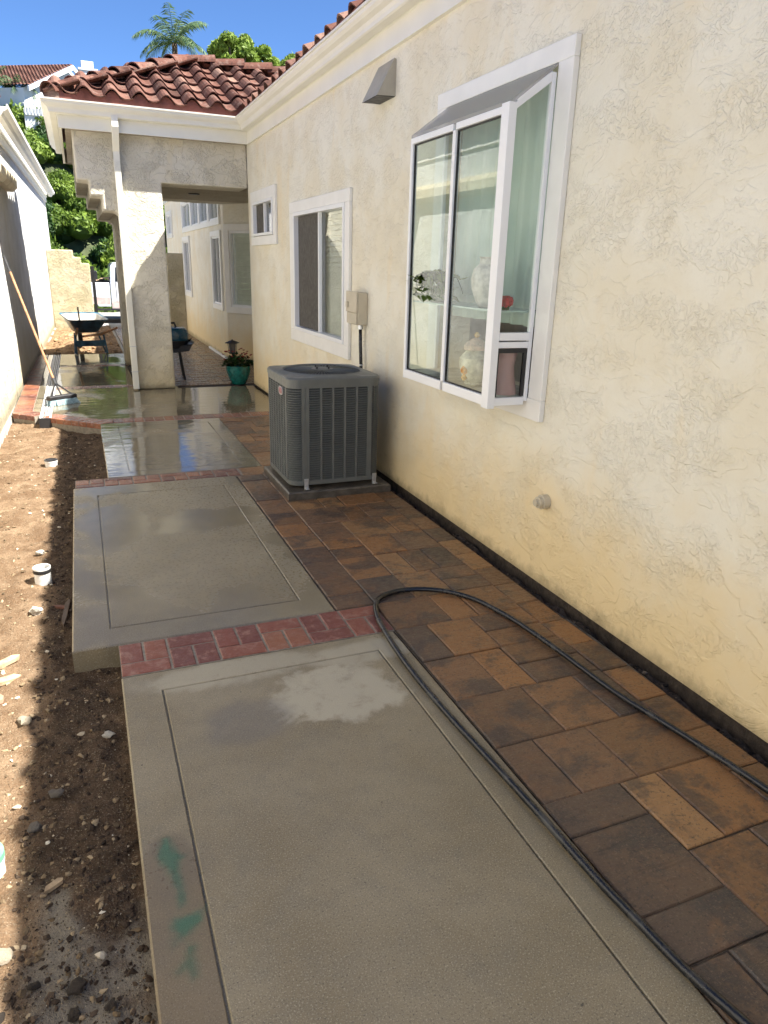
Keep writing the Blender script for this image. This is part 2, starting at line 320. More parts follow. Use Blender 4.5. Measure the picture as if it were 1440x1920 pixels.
#==PART2==
# ================================================================ ground
def grid_mesh(x0,x1,y0,y1,dx,dy,fz):
    nx=int(round((x1-x0)/dx))+1; ny=int(round((y1-y0)/dy))+1
    vs=[]; fs=[]
    for j in range(ny):
        for i in range(nx):
            x=x0+(x1-x0)*i/(nx-1); y=y0+(y1-y0)*j/(ny-1); vs.append((x,y,fz(x,y)))
    for j in range(ny-1):
        for i in range(nx-1): a=j*nx+i; fs.append((a,a+1,a+nx+1,a+nx))
    b=MB(); b.v=vs; b.f=fs; b.r=[.5]*len(fs); return b
def nz(x,y,s,o=0): return noise.noise(Vector((x*s+o,y*s+o*1.7,o*.3)))
struct(MB().box(-400,400,-60,21,-1.6,-.5).box(-400,400,33,500,-1.6,-.5).build('ground',M['gnd']),'dry open ground around and beyond the houses','ground')
struct(MB().box(-80,80,21,33,-1.4,-.35).build('street',M['asphalt']),'pale sunlit street where the white pickup stands','street')
def dirtz(x,y):
    z=-.105+.022*nz(x,y,2.2)+.018*nz(x,y,6,3)+.012*nz(x,y,17,9)+.006*abs(nz(x,y,40,5))
    z+=.010*nz(x,y,28,21)+.014*max(0,nz(x,y,9,31))
    if y<1.9: z+=.012
    z-=.02*math.exp(-((x+.12)/.12)**2)*(y>5.6); return z
struct(grid_mesh(-1.15,.35,-1.5,8.9,.018,.022,dirtz).build('dirt_strip',M['soil'],smooth=True),'trenched brown soil strip between path and white wall','dirt')
def moundz(x,y):
    z=-.05+.03*nz(x,y,1.5,4)+.02*nz(x,y,6,2)+.12*math.exp(-((x+.25)/.30)**2-((y-15.6)/1.0)**2)+.10*math.exp(-((x-.30)/.25)**2-((y-17.2)/1.3)**2)+.02*nz(x,y,20,2)
    return z
struct(grid_mesh(-1.0,.66,13.85,20.6,.03,.04,moundz).build('soil_bed',M['soilfar'],smooth=True),'heaped tan soil around the wheelbarrow','dirt')
struct(MB().box(.64,2.2,13.92,21,-.3,-.012).build('side_walkway',M['conc0']),'plain grey walkway leading to the street gate','walkway')
# ---- poured slabs with tooled groove
def slab(name,x0,x1,y0,y1,g,mat,label,b=.006,th=.125):
    m_=MB(); gx0,gx1,gy0,gy1=g; w=.0065
    m_.prism([(x0,y0),(x1,y0),(x1,y1),(x0,y1)],-th-.1,-.009)
    def ring(a0,a1,c0,c1):
        m_.bbox(a0,a1,c0,c1,-.02,0,b if False else .0035)
    # frame in four butted pieces (single chamfered ring built as one loop)
    o=[(x0,y0),(x1,y0),(x1,y1),(x0,y1)]; i=[(gx0,gy0),(gx1,gy0),(gx1,gy1),(gx0,gy1)]
    def off(p,q,k): return [(a+k*(1 if a<(x0+x1)/2 else -1),c+k*(1 if c<(y0+y1)/2 else -1)) for a,c in p]
    L=[[(a,c,-.009) for a,c in o],[(a,c,-b) for a,c in o],[(a,c,0) for a,c in off(o,0,b)],[(a,c,0) for a,c in off(i,0,-.003)],[(a,c,-.003) for a,c in i],[(a,c,-.009) for a,c in i]]
    vs=sum(L,[]); fs=[]
    for k in range(5):
        for q in range(4): r=(q+1)%4; fs.append((k*4+q,k*4+r,k*4+4+r,k*4+4+q))
    m_.add(vs,fs)
    m_.bbox(gx0+w,gx1-w,gy0+w,gy1-w,-.009,0,.003)
    return struct(m_.build(name,mat),label,'path')
near=slab('path_slab',0,1.195,-1.2,2.70,(.145,1.068,-.9,2.56),M['conc0'],'nearest damp concrete slab with green paint marks')
slab('path_slab',-.185,1.008,2.985,5.47,(-.025,.875,3.15,5.25),M['conc1'],'wide wet concrete slab between the two red brick bands')
slab('path_slab',.06,1.27,5.69,7.75,(.225,1.13,5.83,7.58),M['conc2'],'wet concrete slab left of the air conditioner, farthest grooved one')
# corner patio: slabs, brick bands, drain
def poly_slab(polys,mat,name,label,z=0,th=.14):
    b=MB()
    for p in polys: b.prism(p,-th,z)
    return struct(b.build(name,mat),label,'patio')
poly_slab([[(-.405,8.28),(-.22,8.13),(.0,7.99),(2.10,7.99),(2.10,9.83),(1.10,9.83),(1.10,10.05),(-.405,10.05)],[(-.60,8.45),(-.53,8.40),(-.53,13.85),(-.60,13.85)]],M['conc2'],'corner_patio','wet patio slab with puddles in front of the stucco column')
poly_slab([[(-.405,10.28),(.58,10.28),(.58,12.2),(-.405,12.2)]],M['conc2'],'corner_patio','puddled patio slab left of the column, between two brick rows')
poly_slab([[(-.405,12.43),(.64,12.43),(.64,13.9),(-.405,13.9)]],M['conc2'],'corner_patio','farthest wet patio slab beside the wheelbarrow')
def bricks(name,label,items,mat,base,T=None):
    b=MB()
    for (x0,x1,y0,y1) in items:
        b.cur=rng.random(); dz=rng.uniform(-.0015,.0015); b.bbox(x0,x1,y0,y1,-.05,.001+dz,.004,T)
    o=b.build(name,mat); m_=MB()
    for q in base: m_.prism([T((a,c,0))[:2] if T else (a,c) for a,c in q],-.14,-.004)
    mo=m_.build('mortar_bed',M['mortar'],o); return struct(o,label,'brick band')
def basket(x0,x1,y0,y1,u=.203,g=.009):
    it=[]; n=0; x=x0; h=(y1-y0)
    while x<x1-.02:
        if n%2==0: it+=[(x,x+u/2-g,y0+h*.35+g,y1),(x+u/2,x+u-g,y0+h*.35+g,y1),(x,x+u-g,y0,y0+h*.35)]
        else: it+=[(x,x+u-g,y1-h*.35,y1),(x,x+u/2-g,y0,y1-h*.35-g),(x+u/2,x+u-g,y0,y1-h*.35-g)]
        x+=u; n+=1
    return [(a,min(b,x1),c,d) for a,b,c,d in it if a<x1-.02]
bricks('brick_band','nearest red brick band crossing the path',basket(.005,1.205,2.712,2.974),M['brick'],[[(.003,2.706),(1.207,2.706),(1.207,2.98),(.003,2.98)]])
it=[]
for r in range(2):
    x=-.17-(.05 if r else 0)
    while x<1.06:
        if rng.random()<.35 and r==0: it.append((max(x,-.17),min(x+.095,1.06),5.482,5.68)); 
        x+=.205
it=basket(-.17,1.06,5.484,5.678,.205)
bricks('brick_band','narrow wet brick band between the second and third slab',it,M['brickw'],[[(-.172,5.478),(1.262,5.478),(1.262,5.684),(-.172,5.684)]])
bricks('brick_band','wet brick row between the grooved slab and the patio',[(x,x+.096,7.785,7.982) for x in np.arange(.09,2.08,.104)],M['brickw'],[[(.06,7.758),(2.10,7.758),(2.10,7.988),(.06,7.988)]])
bricks('brick_band','brick row at the foot of the stucco column',[(x,x+.196,10.06,10.16) for x in np.arange(-.40,.52,.203)]+[(x+.1,x+.296,10.167,10.27) for x in np.arange(-.40,.3,.203)],M['brickw'],[[(-.403,10.052),(.58,10.052),(.58,10.278),(-.403,10.278)]])
bricks('brick_band','farthest brick row, seen beside the rear column',[(x,x+.196,12.21,12.31) for x in np.arange(-.40,.5,.203)]+[(x+.1,x+.296,12.317,12.42) for x in np.arange(-.40,.3,.203)],M['brickw'],[[(-.403,12.202),(.62,12.202),(.62,12.428),(-.403,12.428)]])
it=[]; 
for r,y in enumerate(np.arange(8.62,13.8,.103)): it+=[(-.795,-.61,y,y+.096)]
bricks('brick_border','glossy orange brick border along the white wall',it,M['brickw'],[[(-.80,8.56),(-.602,8.44),(-.602,13.85),(-.80,13.85)]])
# diagonal border
A=Vector((-.80,8.53)); B=Vector((.10,7.70)); dd=(B-A); Ld=dd.length; dd/=Ld; nn=Vector((-dd.y,dd.x))
def Tdi(v): p=A+dd*v[0]+nn*v[1]; return (p.x,p.y,v[2])
bricks('brick_border','diagonal brick kerb at the corner of the patio',[(x,x+.092,0,.195) for x in np.arange(.0,.28,.099)]+[(x,x+.092,0,.195) for x in np.arange(.40,Ld-.06,.099)],M['brickw'],[[(0,.004),(.30,.004),(.30,.19),(0,.19)],[(.39,.004),(Ld,.004),(Ld,.22),(.39,.19)]],Tdi)
t=thing('channel_drain','pale channel drain grate running along the white wall','drain',(-.465,8.3,0))
b=MB()
for x in (-.522,-.425): b.box(x,x+.016,8.20,13.85,-.10,.004)
b.box(-.522,-.409,8.20,13.85,-.12,-.06); b.build('channel_frame',M['pvc'],t)
b=MB()
for x in (-.503,-.478,-.453): b.box(x,x+.014,8.22,13.85,-.02,.001)
for y in np.arange(8.22,13.8,.07): b.box(-.505,-.427,y,y+.012,-.03,-.003)
b.build('grate',simple('grey_grate',(.38,.38,.37),.35,var=.2),t); MB().box(-.53,-.40,8.175,8.2,-.13,.0).build('end_cap',M['black'],t)
# ---- pavers
def fill_rows(x0,x1,y0,y1,out,rh=.302):
    y=y0
    while y<y1-.05:
        h=min(rh,y1-y); x=x0
        while x<x1-.03:
            w=rng.choice([.15,.225,.225,.30,.30])
            if x1-(x+w)<.11: w=x1-x
            if w>.33: w=x1-x if x1-x<.33 else .2
            if w>.2 and rng.random()<.22: out+= [(x,x+w,y,y+h/2),(x,x+w,y+h/2,y+h)]
            else: out.append((x,x+w,y,y+h))
            x+=w
        y+=h
def stack(x0,x1,y0,y1,out,hs=(.22,.15,.225,.30)):
    y=y0
    while y<y1-.02:
        h=rng.choice(hs); h=y1-y if y1-(y+h)<.1 else h; out.append((x0,x1,y,y+h)); y+=h
P=[(1.2,1.5,1.04,1.34,.08),(1.2,1.5,1.34,1.49,.05),(1.5,1.65,1.18,1.485,.97),(1.355,1.585,1.485,1.785,.66),(1.205,1.355,1.485,1.785,.15),(1.585,1.90,1.485,1.785,.30),(1.65,1.90,1.18,1.485,.45),
(1.205,1.505,1.785,2.095,.22),(1.505,1.755,1.785,2.095,.60),(1.755,1.90,1.785,2.095,.02),(1.21,1.435,2.095,2.40,.62),(1.435,1.59,2.095,2.40,.50),(1.59,1.90,2.095,2.245,.1),(1.59,1.90,2.245,2.40,.28),
(1.21,1.365,2.40,2.70,.04),(1.365,1.60,2.40,2.70,.44),(1.60,1.90,2.40,2.545,.33),(1.60,1.90,2.545,2.70,.40),(1.21,1.51,2.70,2.985,.26),(1.51,1.66,2.70,2.985,.52),(1.66,1.90,2.70,2.985,.36),
(1.2,1.5,.89,1.04,.02),(1.5,1.74,.88,1.18,.34),(1.2,1.345,.585,.89,.12),(1.345,1.5,.585,.89,.06),(1.74,1.90,.88,1.18,.1),(1.5,1.8,.585,.88,.4),(1.90,2.04,1.40,1.625,.35),(1.90,2.04,1.625,1.845,.30),(1.90,2.04,1.845,2.075,.55),(1.90,2.04,2.075,2.305,.28),(1.90,2.04,2.305,2.53,.5)]
Q=[]
stack(1.90,2.04,.3,1.40,Q,(.22,)); fill_rows(1.2,1.90,-.30,.585,Q); Q.append((1.8,1.9,.585,.88)); stack(1.90,2.04,2.53,4.72,Q,(.225,))
stack(1.015,1.22,2.99,5.46,Q); fill_rows(1.22,1.90,2.985,4.72,Q); Q+= [(1.0,1.05,5.46,5.47)][:0]
fill_rows(1.225,2.04,5.50,5.7,Q); stack(1.065,1.25,5.46,5.69,Q,(.23,)); stack(1.22,1.245,4.72,5.5,Q,(.3,)); fill_rows(1.275,2.04,5.70,7.74,Q); Q.append((1.25,2.04,5.46,5.5))
b=MB()
g=.0022
for p in P+[q+(None,) for q in Q]:
    x0,x1,y0,y1,c=p; b.cur=rng.random() if c is None else c
    jx,jy=rng.uniform(-.0012,.0012),rng.uniform(-.0012,.0012)
    b.bbox(x0+g+jx,x1-g+jx,y0+g+jy,y1-g+jy,-.05,rng.uniform(-.003,.003),.005)
pv=struct(b.build('paver_walk',M['paver0']),'brown and charcoal stone pavers along the cream wall','paver path')
mb=MB(); mb.prism([(1.203,-.3),(2.045,-.3),(2.045,7.745),(1.273,7.745),(1.273,5.688),(1.063,5.688),(1.063,5.47),(1.011,5.47),(1.011,2.985),(1.203,2.985)],-.12,-.008); mb.build('joint_sand',M['joint'],pv)
b=MB()
y=10.05; r=0
while y<19.5:
    x=1.08+(.1 if r%2 else 0) if y<12.6 else .70
    while x<(2.6 if y<12.6 else 2.3):
        b.cur=rng.random(); b.bbox(x,x+.196,y,y+.096,-.04,rng.uniform(-.002,.002),.004); x+=.2
    y+=.1; r+=1
pc=struct(b.build('courtyard_paving',M['paver1']),'wet dark brick paving of the courtyard beyond the portico','paving'); MB().prism([(.6,9.84),(3.2,9.84),(3.2,13),(2.4,19.5),(.68,19.5),(.68,12.6),(.6,12.6)],-.2,-.006).build('joint_sand',M['joint'],pc)
def trz(x,y): return -.075+.03*nz(x,y,7,2)+.02*nz(x,y,25,7)+(.03 if x>2.09 else 0)
struct(grid_mesh(2.03,2.125,-.5,7.8,.012,.02,trz).build('wall_trench',M['pebd'],smooth=True),'narrow open soil gap at the foot of the cream wall','trench')
# painted marks on near slab
def paintm():
    k=NT('green_spray_paint'); c=k.co; n=k.add(k.noise(22,5,.7),k.math('MULTIPLY',k.noise(130,3,.7),.35)); k.set('Base Color',k.mix(k.noise(9,3),(.035,.17,.10),(.07,.25,.17))); k.set('Roughness',.5)
    e=k.attr('edge'); k.set('Alpha',k.math('MULTIPLY',k.mapr(k.add(k.math('MULTIPLY',n,.9),k.math('MULTIPLY',e,1.0)),.85,1.7),.50)); return k.m
M['paint']=paintm()
def paint(poly,cname='paint_mark',n=26):
    xs=[p[0] for p in poly]; ys=[p[1] for p in poly]; pad=.02
    x0,x1,y0,y1=min(xs)-pad,max(xs)+pad,min(ys)-pad,max(ys)+pad
    def dist(px,py):
        ins=False; dmin=9
        for i in range(len(poly)):
            ax,ay=poly[i]; bx,by=poly[(i+1)%len(poly)]
            if (ay>py)!=(by>py) and px<(bx-ax)*(py-ay)/(by-ay)+ax: ins=not ins
            L2=(bx-ax)**2+(by-ay)**2; tt=max(0,min(1,((px-ax)*(bx-ax)+(py-ay)*(by-ay))/L2)); dmin=min(dmin,math.hypot(px-ax-tt*(bx-ax),py-ay-tt*(by-ay)))
        return dmin if ins else -dmin
    m_=grid_mesh(x0,x1,y0,y1,.006,.006,lambda x,y:.0012); o=m_.build(cname,M['paint'],near)
    a=o.data.attributes.new('edge','FLOAT','POINT'); a.data.foreach_set('value',[max(0,min(1,.5+dist(v.co.x,v.co.y)/.04)) for v in o.data.vertices])
paint([(.058,1.765),(.085,1.765),(.10,1.70),(.125,1.67),(.10,1.655),(.103,1.505),(.08,1.49),(.075,1.56),(.062,1.64),(.045,1.66),(.04,1.70)])
paint([(.060,1.475),(.145,1.48),(.135,1.445),(.105,1.415),(.085,1.40),(.045,1.375),(.04,1.40),(.06,1.42),(.045,1.445)])
paint([(.085,1.39),(.11,1.375),(.10,1.345),(.10,1.29),(.085,1.285),(.075,1.315),(.05,1.305),(.045,1.32),(.07,1.345)])

# ================================================================ main house
XW=2.12
house=thing('stucco_house','long cream stucco house with white trim and clay tile roof on the right','house',(2.12,3,0))
def wall_x(b,xf,xb,y0,y1,z0,z1,holes):
    """slab between x planes xf..xb with rectangular holes (ya,yb,za,zb), hull closed"""
    ys=sorted({y0,y1,*[h[0] for h in holes],*[h[1] for h in holes]}); zs=sorted({z0,z1,*[h[2] for h in holes],*[h[3] for h in holes]})
    # subdivide long faces lightly
    def inh(y,z): return any(h[0]<y<h[1] and h[2]<z<h[3] for h in holes)
    vid={}; vs=[]; fs=[]
    def V(x,y,z):
        k=(x,y,z)
        if k not in vid: vid[k]=len(vs); vs.append(k)
        return vid[k]
    solid={(i,j):not inh((ys[i]+ys[i+1])/2,(zs[j]+zs[j+1])/2) for i in range(len(ys)-1) for j in range(len(zs)-1)}
    for (i,j),s in solid.items():
        if not s: continue
        a,c,d,e=ys[i],ys[i+1],zs[j],zs[j+1]
        fs.append((V(xf,a,d),V(xf,a,e),V(xf,c,e),V(xf,c,d))); fs.append((V(xb,a,d),V(xb,c,d),V(xb,c,e),V(xb,a,e)))
        if not solid.get((i-1,j)): fs.append((V(xf,a,d),V(xb,a,d),V(xb,a,e),V(xf,a,e)))
        if not solid.get((i+1,j)): fs.append((V(xf,c,d),V(xf,c,e),V(xb,c,e),V(xb,c,d)))
        if not solid.get((i,j-1)): fs.append((V(xf,a,d),V(xf,c,d),V(xb,c,d),V(xb,a,d)))
        if not solid.get((i,j+1)): fs.append((V(xf,a,e),V(xb,a,e),V(xb,c,e),V(xf,c,e)))
    b.add(vs,fs)
W1=(6.0,7.58,.945,2.105); W2=(8.46,9.45,1.92,2.31); WB=(3.10,4.21,.985,2.49)
b=MB(); wall_x(b,XW,XW+.22,-5,9.83,.025,3.2,[W1,W2,WB])
b.box(XW+.22,9,-5,-4.8,0,3.2).box(XW+.22,9,9.63,9.83,0,3.2); b.build('wall',M['stucco'],house)
MB().box(XW+.03,XW+.2,-5,9.82,-.3,.025).build('foundation',M['pebd'],house)
MB().box(XW+1.6,XW+1.7,-4.8,9.6,0,3.1).build('inner_wall',simple('room_wall_paint',(.5,.48,.43),.9),house)
def rect_frame_x(b,y0,y1,z0,z1,w,x0,x1,ws=None):
    """picture frame lying in plane X, outer rect, members butted; ws=(left,right,bottom,top)"""
    l,r,bo,t_=ws or (w,w,w,w)
    b.box(x0,x1,y0,y1,z1-t_,z1); b.box(x0,x1,y0,y1,z0,z0+bo); b.box(x0,x1,y0,y0+l,z0+bo,z1-t_); b.box(x0,x1,y1-r,y1,z0+bo,z1-t_)
def blinds(b,x,y0,y1,z0,z1,p=.045,T=None):
    z=z0
    while z<z1:
        vs=[(x,y0,z),(x,y1,z),(x+.014,y1,z+p*.98),(x+.014,y0,z+p*.98)]
        b.add([T(v) for v in vs] if T else vs,[(0,1,2,3)]); z+=p
# window 1: slider
w=MB(); rect_frame_x(w,5.885,7.735,.835,2.20,0,XW-.03,XW-.001,(.115,.16,.115,.10)); w=w.build('window',M['trim'],house,bevel=.004); w['label']='sliding window behind the air conditioner, dark screen on its far half'
f=MB(); rect_frame_x(f,6.002,7.573,.952,2.098,.035,XW-.038,XW+.06); f.box(XW-.012,XW+.020,6.77,6.80,.987,2.063); f.build('frame',M['alu'],w,bevel=.002)
f=MB(); f.box(XW+.018,XW+.022,6.04,6.77,.99,2.06); f.build('pane',M['glass'],w)
f=MB(); f.box(XW+.024,XW+.028,6.80,7.54,.99,2.06); f.build('pane',M['glass'],w)
f=MB(); f.box(XW+.008,XW+.011,6.808,7.53,.99,2.06); f.build('insect_screen',M['screen'],w)
f=MB(); blinds(f,XW+.07,6.0,7.58,.96,2.1); f.build('blind',M['blind'],w)
# fish sticker
f=MB(); 
def disc(b,yc,zc,ry,rz,x,n=18): b.prism([(yc+ry*math.cos(2*math.pi*i/n),zc+rz*math.sin(2*math.pi*i/n)) for i in range(n)],x,x+.001,'x')
disc(f,6.13,1.53,.035,.062,XW+.0155); f.prism([(6.13,1.47),(6.105,1.42),(6.165,1.425)],XW+.0155,XW+.0165,'x'); f.prism([(6.13,1.585),(6.10,1.61),(6.15,1.60)],XW+.0155,XW+.0165,'x')
f.build('suncatcher',simple('orange_pink_glass',(.50,.17,.10),.4,var=.6,vs=45),w)
# window 2 small
w=MB(); rect_frame_x(w,8.335,9.58,1.815,2.43,0,XW-.03,XW-.001,(.11,.12,.10,.12)); w=w.build('window',M['trim'],house,bevel=.004); w['label']='small square window high beside the portico corner'
f=MB(); rect_frame_x(f,8.462,9.448,1.922,2.308,.03,XW-.036,XW+.06); f.box(XW-.012,XW+.020,8.93,8.96,1.952,2.278); f.build('frame',M['alu'],w,bevel=.002)
f=MB(); f.box(XW+.018,XW+.022,8.49,8.93,1.95,2.28); f.build('pane',M['glass'],w); f=MB(); f.box(XW+.024,XW+.028,8.96,9.42,1.95,2.28); f.build('pane',M['glass'],w)
f=MB(); f.box(XW+.008,XW+.011,8.97,9.41,1.955,2.275); f.build('insect_screen',M['screen'],w); MB().box(XW+.14,XW+.15,8.4,9.5,1.9,2.35).build('blind',M['dark'],w)  # plain dark sheet painted in for the unlit room behind the panes
# bay (garden) window
XB=1.86; w=MB(); rect_frame_x(w,2.985,4.325,.875,2.575,0,XW-.032,XW-.001,(.115,.115,.108,.085)); w=w.build('bay_window',M['trim'],house,bevel=.004); w['label']='projecting greenhouse window with vases on its shelf'
f=MB(); zt,zb=2.30,.965; ya,yb=3.10,4.175
# sloping lid, sill box
f.add([(XB,ya,zt),(XB,yb,zt),(XW-.033,yb,2.475),(XW-.033,ya,2.475),(XB,ya,zt+.02),(XB,yb,zt+.02),(XW-.033,yb,2.488),(XW-.033,ya,2.488)],[(0,1,2,3),(7,6,5,4),(0,4,5,1),(3,2,6,7),(0,3,7,4),(1,5,6,2)])
f.build('lid',M['lid'],w)
f=MB(); f.box(XB+.03,XW+.10,ya+.03,yb-.03,zb,zb+.03); f.build('sill_shelf',simple('grey_sill',(.30,.30,.28),.35,var=.3,vs=12),w)
f=MB()
f.box(XB-.012,XB+.03,ya-.004,ya+.062,zb-.03,zt+.012)       # near corner post
f.box(XB-.004,XB+.03,yb-.028,yb,zb-.025,zt+.004)
f.box(XB-.004,XB+.03,3.618,3.650,zb+.03,zt-.028)
for a,c in((ya+.062,3.618),(3.650,yb-.028)): f.box(XB-.004,XB+.03,a,c,zb-.022,zb+.03); f.box(XB-.004,XB+.03,a,c,zt-.028,zt+.004)
for y in (ya,yb-.03):
    f.box(XW-.055,XW-.033,y+.002,y+.028,zb,2.45); f.box(XB+.03,XW-.055,y+.002,y+.028,zb-.018,zb+.022); 
    f.prism([(XB+.03,zt-.015),(XW-.055,2.41),(XW-.055,2.455),(XB+.03,zt+.03)],y+.001,y+.029,'y')
f.box(XB+.03,XW-.055,ya+.001,ya+.029,1.235,1.265); f.box(XB+.03,XW-.055,ya-.004,ya+.03,1.272,1.31)
f.build('frame',M['alu'],w,bevel=.003)
f=MB()
for a,c in((ya+.063,3.617),(3.651,yb-.029)): rect_frame_x(f,a,c,zb+.031,zt-.029,.006,XB+.008,XB+.02)
f.build('gasket',M['gasket'],w)
f=MB(); f.box(XB+.012,XB+.015,ya+.069,3.611,zb+.037,zt-.035); f.build('pane',M['glassd'],w); f=MB(); f.box(XB+.012,XB+.015,3.657,yb-.035,zb+.037,zt-.035); f.build('pane',M['glassd'],w)
for y in(ya+.014,yb-.016):
    f=MB(); f.prism([(XB+.03,1.31 if y<3.5 else .99),(XW-.055,1.31 if y<3.5 else .99),(XW-.055,2.41),(XB+.03,zt-.015)],y,y+.003,'y'); f.build('pane',M['glassd'],w)
f=MB(); f.box(XB+.036,XW-.06,ya+.012,ya+.014,.99,1.232); f.build('pane',M['glassd'],w)
f=MB(); f.box(XB+.03,XB+.042,ya+.006,ya+.02,.992,1.21); f.box(XW-.075,XW-.056,ya+.006,ya+.02,.992,1.21); f.box(XB+.03,XW-.056,ya+.006,ya+.02,1.21,1.232); f.build('vent_sash',M['gasket'],w)
f=MB(); f.box(XB+.03,XW+.05,ya+.04,yb-.04,1.405,1.413); f.build('glass_shelf',simple('frosted_shelf',(.45,.55,.52),.2),w)
# curtain, vases
cu=MB(); n=60; vs=[]; fs=[]
for i in range(n+1):
    y=3.11+1.09*i/n; x=XW+.10+.022*math.sin(i*.82)+.008*math.sin(i*2.1); vs+=[(x,y,1.32),(x+.01*math.sin(i),y,1.9),(x,y,2.5)]
for i in range(n): a=i*3; fs+=[(a,a+3,a+4,a+1),(a+1,a+4,a+5,a+2)]
cu.add(vs,fs); tag(cu.build('curtain',M['curtain'],smooth=True),'pale green curtain hanging behind the greenhouse window','curtain')
def vase(name,label,cat,prof,c,mat,seg=28):
    v=MB(); v.lathe(prof,c,seg); return tag(v.build(name,mat,smooth='auto'),label,cat)
vase('vase','white crackled vase on the glass shelf of the greenhouse window','vase',[(.035,0),(.055,.03),(.078,.09),(.084,.14),(.072,.19),(.045,.215),(.042,.24),(.050,.25),(.044,.247),(.036,.21)],(1.985,3.42,1.415),simple('crackled_white_glaze',(.52,.49,.46),.6,var=.25,vs=30,bmp=.003,bs=60))
vase('vase','pink waisted vase standing behind the small lower vent pane','vase',[(.072,0),(.070,.02),(.056,.09),(.052,.14),(.058,.19),(.068,.225),(.063,.225),(.05,.19)],(1.985,3.185,.997),simple('pink_vase_glaze',(.42,.23,.24),.5,var=.08))
j=thing('ginger_jar','painted white ginger jar with fruit motif and yellow knob on the lower sill','jar',(1.965,3.45,.997))
v=MB(); v.lathe([(.045,0),(.055,.01),(.05,.02),(.075,.06),(.088,.11),(.085,.15),(.06,.18),(.052,.19),(.066,.192)],(1.965,3.45,.997)); v.build('body',simple('painted_jar_glaze',(.55,.52,.42),.3,var=.45,vs=17),j,smooth='auto')
v=MB(); v.lathe([(.067,.193),(.066,.215),(.05,.235),(.025,.25),(.012,.256)],(1.965,3.45,.997)); v.build('lid',simple('lid_glaze',(.50,.36,.28),.35,var=.5,vs=22),j,smooth='auto')
v=MB(); v.lathe([(.004,.255),(.014,.262),(.017,.272),(.010,.284),(.001,.287)],(1.965,3.45,.997),14); v.build('knob',simple('yellow_knob',(.55,.33,.08),.3),j,smooth=True)
for k,(dx,dz,s,cl) in enumerate([(-.0,.09,.03,(.60,.28,.06)),(.0,.05,.02,(.62,.35,.08))]):
    v=MB(); yy=3.45-.02
    for i in range(1): v.lathe([(.001,-s),(s*.7,-s*.5),(s*.8,0),(s*.45,s*.6),(.001,s)],(1.965-.078+dz*.05,yy,.997+dz),12)
    v.build('painted_pear',simple('pear_paint_%d'%k,cl,.4,var=.3,vs=50),j,smooth=True)
rs=thing('silk_rose','red rose ornament at the near end of the glass shelf','flower',(1.955,3.17,1.415))
v=MB(); v.lathe([(.018,0),(.02,.02),(.008,.03)],(1.955,3.17,1.415),12); v.build('base',M['leafF'],rs)
v=MB()
for k in range(9):
    a=k*2.4; r=.006+.0022*k; c=(1.955+r*math.cos(a),3.17+r*math.sin(a),1.455-.001*k); v.lathe([(.006,-.02),(.018,-.008),(.022,.012),(.014,.028),(.012,.026),(.014,.01)],c,9,False)
v.build('petals',simple('rose_red',(.45,.02,.03),.5,var=.4,vs=60),rs,smooth=True)
pl=thing('potted_pothos','trailing green plant at the far end of the greenhouse window','plant',(2.0,4.02,1.413))
v=MB(); v.lathe([(.04,0),(.055,.09),(.05,.09)],(2.0,4.02,1.413)); v.build('pot',M['cement'],pl)
def leafshape(b,p,d,up,L,w):
    d=Vector(d).normalized(); s=d.cross(Vector(up)).normalized()*w; p=Vector(p); q=p+d*L
    b.add([p,p+d*L*.35+s,q,p+d*L*.35-s],[(0,1,2,3)])
v=MB(); st=MB()
for k in range(16):
    a=rng.uniform(0,6.28); pts=[Vector((2.0,4.02,1.5))]; dirv=Vector((math.cos(a)*.5-.1,math.sin(a)*.6-.1,1))
    for i in range(9): pts.append(pts[-1]+dirv*.035); dirv=dirv+Vector((0,0,-.28)); 
    pts=[Vector((min(max(p.x,1.90),2.12),min(max(p.y,3.70),4.12),p.z)) for p in pts]
    st.tube(pts,.0022,5)
    for p in pts[2:]:
        v.cur=rng.random(); d=Vector((rng.uniform(-1,1),rng.uniform(-1,1),rng.uniform(-.9,.3))); leafshape(v,p,d,(0,0,1) if abs(d.z)<.8 else (1,0,0),.085,.032)
v.build('leaves',M['leafA'],pl); st.build('stems',M['leafF'],pl)
# ---- eaves
def gutter_profile(o,zt_=3.25):
    """(outwards distance from wall, z) fascia + gutter; o = fascia stand-off"""
    fas=[(o-.03,2.985),(o,2.985),(o,3.115),(o+.012,3.125),(o+.012,3.2),(o-.03,3.2)]
    g_=[(o+.013,3.12),(o+.075,3.12),(o+.085,3.128),(o+.088,3.15),(o+.098,3.172),(o+.125,3.19),(o+.142,3.21),(o+.146,3.232),(o+.158,3.235),(o+.160,zt_),(o+.150,zt_),(o+.140,3.238),(o+.025,3.236),(o+.013,zt_)]
    return fas,g_
def sweep_open(b,prof,path):
    """prof (d,z); path function list of (fn(d)->(x,y)) stations"""
    n=len(prof); vs=[]
    for st in path: vs+=[(*st(d),z) for d,z in prof]
    fs=[]
    for s in range(len(path)-1):
        for i in range(n): j=(i+1)%n; fs.append((s*n+i,s*n+j,(s+1)*n+j,(s+1)*n+i))
    fs+=[tuple(range(n)),tuple((len(path)-1)*n+i for i in range(n))[::-1]]
    b.add(vs,fs)
